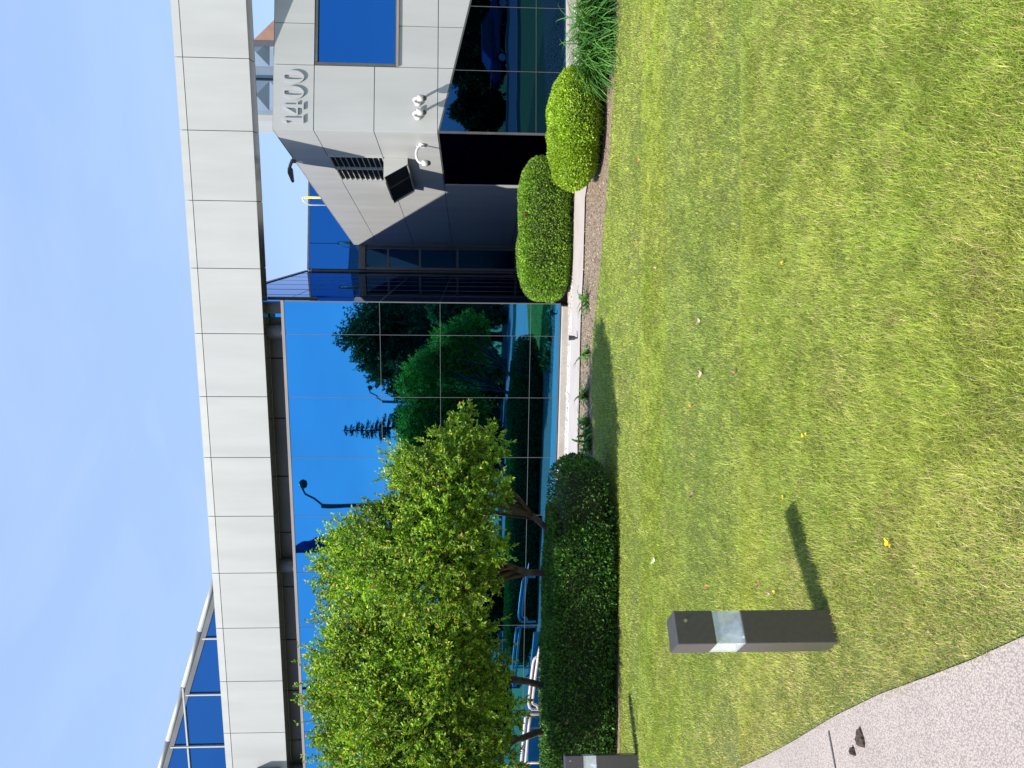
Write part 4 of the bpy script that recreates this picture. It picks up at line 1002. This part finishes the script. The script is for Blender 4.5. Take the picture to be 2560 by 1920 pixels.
bark(1850, 1864, 1577, 1615, 'large dark brown bark piece lying on the pale path')
bark(1838, 1845, 1616, 1632, 'tiny dark brown bark sliver beside the large piece on the path')

# ---------------------------------------------------------------- lawn of grass blades
pp = np.array(path_poly)
def in_poly(P, poly):
    x, y = P[:, 0], P[:, 1]; ins = np.zeros(len(P), bool); n = len(poly); j = n - 1
    for i in range(n):
        xi, yi = poly[i]; xj, yj = poly[j]
        c = ((yi > y) != (yj > y)) & (x < (xj - xi) * (y - yi) / (yj - yi + 1e-12) + xi); ins ^= c; j = i
    return ins
def lawn_points(n, y0, y1):
    y = rng.uniform(y0, y1, n * 3); x = rng.uniform(-1, 1, n * 3) * (.60 * y + .9)
    wgt = (.60 * y + .9) / (.60 * y1 + .9); k = rng.random(n * 3) < wgt; x, y = x[k][:n], y[k][:n]
    P = np.c_[x, y]; edge = lawn_edge(x) - .02 + .05 * (vnoise(P, 6, 2) - .5)
    ok = (y < edge) & ~in_poly(P + (rng.normal(0, .02, P.shape)) + .035 * (np.c_[vnoise(P, 5, 61), vnoise(P, 5, 62)] - .5), pp); return P[ok]
path_dense = [(a[0] + (b[0] - a[0]) * k / 6, a[1] + (b[1] - a[1]) * k / 6) for a, b in zip(path_pts[:-1], path_pts[1:]) for k in range(6)]
Vs, Fs, Cs = [], [], []; tot = 0
for n, y0, y1, hh, ww in ((340000, 1.5, 3.0, .040, .0014), (380000, 3.0, 4.6, .034, .0017), (420000, 4.4, 7.4, .028, .0023), (480000, 6.5, 11.6, .026, .0036)):
    P = lawn_points(n, y0, y1); m = len(P)
    mow = vnoise(P * np.array([.25, 1.0]), 1.3, 21)                     # faint bands
    patch = vnoise(P, 1.1, 31) * .55 + vnoise(P, 3.7, 32) * .45
    tuft = vnoise(P, 14, 33)
    yaw = vnoise(P, 1.7, 41) * 7 + vnoise(P, 9, 42) * 5 + rng.normal(0, 1.6, m)
    near_path = np.clip(1 - (np.array([0.0]) + np.min(np.stack([np.hypot(P[:, 0] - a, P[:, 1] - b) for a, b in path_dense]), 0)) / .75, 0, 1)
    lean = np.radians(np.clip(rng.normal(52, 19, m), 5, 86))
    ln = hh * rng.uniform(.55, 1.5, m) * (.82 + .4 * tuft) * (1 - .45 * near_path)
    wd = ww * rng.uniform(.7, 1.3, m)
    d = np.c_[np.cos(yaw), np.sin(yaw), np.zeros(m)]; s = np.c_[-np.sin(yaw), np.cos(yaw), np.zeros(m)]
    b0 = np.c_[P, np.zeros(m)]
    mid = b0 + (d * np.sin(lean * .6)[:, None] + np.array([0, 0, 1]) * np.cos(lean * .6)[:, None]) * (ln * .55)[:, None]
    l2 = np.minimum(lean * 1.35, 1.75)
    tip = mid + (d * np.sin(l2)[:, None] + np.array([0, 0, 1]) * np.cos(l2)[:, None]) * (ln * .5)[:, None]
    w3 = wd[:, None]
    V = np.stack([b0 - s * w3 * .5, b0 + s * w3 * .5, mid + s * w3 * .5, mid - s * w3 * .5, tip], 1).reshape(-1, 3)
    i = np.arange(m)[:, None] * 5 + tot
    Fs.append(np.concatenate([np.hstack([i, i + 1, i + 2]), np.hstack([i, i + 2, i + 3]), np.hstack([i + 3, i + 2, i + 4])]))
    green = np.array([.245, .345, .045]); yel = np.array([.42, .45, .085]); cool = np.array([.215, .335, .10]); straw = np.array([.52, .43, .2])
    t = np.clip(.5 + (patch - .5) * .9 + rng.normal(0, .3, m), 0, 1)[:, None]
    C = green * (1 - t) + yel * t
    k = np.clip((mow - .45) * 1.4 + rng.normal(0, .25, m), 0, 1)[:, None]; C = C * (1 - k * .5) + cool * k * .5
    st = rng.random(m) < ((.10 if y1 < 5 else .06) + .42 * near_path + .22 * np.clip(vnoise(P, 2.1, 77) - .62, 0, 1) * 2.5)
    th = rng.random(m) < (.28 if y1 < 3.5 else .1) * np.clip((vnoise(P, 3.4, 91) * .7 + vnoise(P, 8, 92) * .3 - .60) * 6, 0, 1); C[th] = np.array([.24, .185, .09])
    C[st] = straw * (1 + rng.normal(0, .2, (st.sum(), 1)))
    C *= (.88 + .24 * tuft[:, None]) * (1 + rng.normal(0, .27, (m, 1))).clip(.35, 1.8)
    Vs.append(V); Cs.append(np.repeat(np.clip(C, .01, .9), 5, 0)); tot += m * 5
o = np_mesh('grass', np.concatenate(Vs), np.concatenate(Fs), MAT['blade'], np.concatenate(Cs))
tag(o, 'short mown green lawn grass with straw flecks and worn edges', 'grass', kind='stuff')
# soil beneath the blades
mb = MB(); xs_ = np.linspace(-9, 9, 60); le = lawn_edge(xs_)
np_ = np_mesh('lawn_soil', np.vstack([np.c_[xs_, np.full(60, 1.0), np.full(60, .004)], np.c_[xs_, le, np.full(60, .004)]]), np.array([(i, i + 1, 61 + i, 60 + i) for i in range(59)]), MAT['soil']); np_['kind'] = 'structure'

# dandelions and fallen leaves
def dandelion(x, y, r, label):
    p = ground(x, y, .03); rt = empty('dandelion', (p.x, p.y, 0), rnd.uniform(0, 6), label, 'flower', 'yellow dandelions in the lawn')
    mb = MB(); mb.tube([(0, 0, 0), (.003, 0, .03)], .002, 5); mb.build('stem', MAT['stem'], rt)
    mb = MB()
    for k in range(34):
        a = rnd.uniform(0, 6.28); l_ = r * rnd.uniform(.5, 1); e = rnd.uniform(.1, .9); d = Vector((math.cos(a) * math.cos(e), math.sin(a) * math.cos(e), math.sin(e))); s = Vector((-math.sin(a), math.cos(a), 0)) * r * .13
        c = Vector((.003, 0, .03)); mb.add([c - s * .4, c + s * .4, c + d * l_ + s, c + d * l_ - s], [(0, 1, 2, 3)])
    mb.build('flower_head', MAT['petal'], rt, fix=False)
MAT['stem'] = noise_mat('dandelion_stem', (.12, .2, .04), (.16, .25, .06), 9, .6); MAT['petal'] = noise_mat('dandelion_petal', (.80, .60, .01), (.88, .70, .02), 30, .6)
for x, y, r, lab in [(1921, 1174, .024, 'largest open yellow dandelion, on the near lawn right of the bollard'), (1674, 1280, .014, 'yellow dandelion beside the bollard on its far side'), (1692, 1073, .014, 'yellow dandelion beyond the tip of the bollard shadow'),
                     (1690, 568, .013, 'yellow dandelion in the middle of the lawn, far from the bollard'), (1734, 942, .013, 'yellow dandelion near the centre of the lawn'), (1742, 938, .010, 'small yellow dandelion close to another near the lawn centre')]:
    dandelion(x, y, r, lab)
def dry_leaf(x, y, r, mat, label):
    p = ground(x, y, .03); n = 9; vs = []; r *= .72
    for k in range(n):
        t = 2 * math.pi * k / n; vs.append((r * math.cos(t) * (1 if k % 2 else .72), r * .55 * math.sin(t) * (1 if k % 2 else .7), .012 * math.cos(2 * t) + rnd.uniform(0, .006)))
    vs.append((0, 0, -.004)); mb = MB(); mb.add(vs, [(k, (k + 1) % n, n) for k in range(n)])
    o = mb.build('fallen_leaf', mat, None, (p.x, p.y, .034), rnd.uniform(0, 6)); o.rotation_euler = (rnd.uniform(-.3, .3) + .35, rnd.uniform(-.3, .3), rnd.uniform(-.5, .5))
    sd = o.modifiers.new('blade', 'SOLIDIFY'); sd.thickness = .0015
    tag(o, label, 'leaf', 'fallen leaves on the lawn')
tan = noise_mat('dry_tan_leaf', (.36, .27, .19), (.46, .36, .27), 40, .8); rust = noise_mat('rust_leaf', (.42, .17, .04), (.5, .24, .06), 40, .8); palel = noise_mat('pale_green_leaf', (.42, .5, .3), (.52, .6, .4), 30, .7); drk = noise_mat('brown_leaf', (.2, .1, .06), (.28, .15, .09), 40, .8)
for x, y, r, m_, lab in [(1412, 1210, .06, palel, 'pale green curled leaf lying on the lawn before the hedge'), (1494, 1069, .045, drk, 'brown curled leaf on the lawn left of centre'), (1513, 805, .055, tan, 'tan dry leaf on the mid lawn'),
        (1509, 694, .045, tan, 'tan dry leaf on the lawn in front of the lily plants'), (1490, 879, .035, rust, 'rust coloured leaf on the middle of the lawn'), (1585, 806, .035, drk, 'small brown leaf past the tan one on the lawn'),
        (1375, 525, .035, rust, 'rust coloured leaf on the far lawn before the flat topped shrub'), (1416, 580, .035, tan, 'small tan leaf on the far lawn'), (1380, 345, .04, rust, 'rust coloured leaf on the lawn before the bright shrub'),
        (1660, 1282, .03, tan, 'small tan leaf between the bollard and a dandelion'), (1638, 1262, .03, drk, 'small brown leaf beyond the bollard lens'), (1525, 1265, .03, rust, 'rust coloured leaf beyond the bollard top')]:
    dry_leaf(x, y, r, m_, lab)
# pale stones edging the curb and litter in the mulch (uncountable)
n = 2600; xs_ = rng.uniform(-4, 8, n); t = rng.random(n); yy = walk_far(xs_) + .02 + t ** 1.6 * .45
kk = rng.random(n) < .7
P = np.c_[xs_, yy, np.full(n, .02)]
ico = np.array([(0, 0, 1), (1, 0, .1), (.3, .95, .1), (-.8, .6, .1), (-.8, -.6, .1), (.3, -.95, .1)]); icf = np.array([(0, 1, 2), (0, 2, 3), (0, 3, 4), (0, 4, 5), (0, 5, 1)])
sz = rng.uniform(.012, .035, n); an = rng.uniform(0, 6.28, n); jit = rng.uniform(.7, 1.3, (n, 6, 3))
v = ico[None] * jit; ca, sa = np.cos(an)[:, None], np.sin(an)[:, None]
v = np.stack([v[:, :, 0] * ca - v[:, :, 1] * sa, v[:, :, 0] * sa + v[:, :, 1] * ca, v[:, :, 2] * .7], 2) * sz[:, None, None] + P[:, None]
o = np_mesh('gravel', v.reshape(-1, 3), (icf[None] + np.arange(n)[:, None, None] * 6).reshape(-1, 3), MAT['gravel']); tag(o, 'pale loose gravel between the sidewalk and the curb', 'gravel', kind='stuff')
n = 9000; xs_ = rng.uniform(-1.5, 8, n); a_, b_ = lawn_edge(xs_), np.maximum(walk_near(xs_), lawn_edge(xs_) + .15); yy = a_ + (b_ - a_) * rng.random(n)
P = np.c_[xs_, yy, np.full(n, .012)]; Nn = np.c_[rng.normal(0, 1, (n, 2)), rng.uniform(0, .6, n)]
V, Fc, C = leaves(P, Nn, rng.uniform(.012, .04, n), palette(n, [(.16, .11, .07), (.27, .20, .14), (.44, .36, .27), (.20, .22, .07)], [2, 3, 1, .5]), .35)
o = np_mesh('mulch_chips', V, Fc, MAT['chips'] if 'chips' in MAT else leaf_mat('wood_chip', 0.0, .9, .1), C); tag(o, 'brown shredded wood mulch between lawn and sidewalk', 'mulch', kind='stuff')
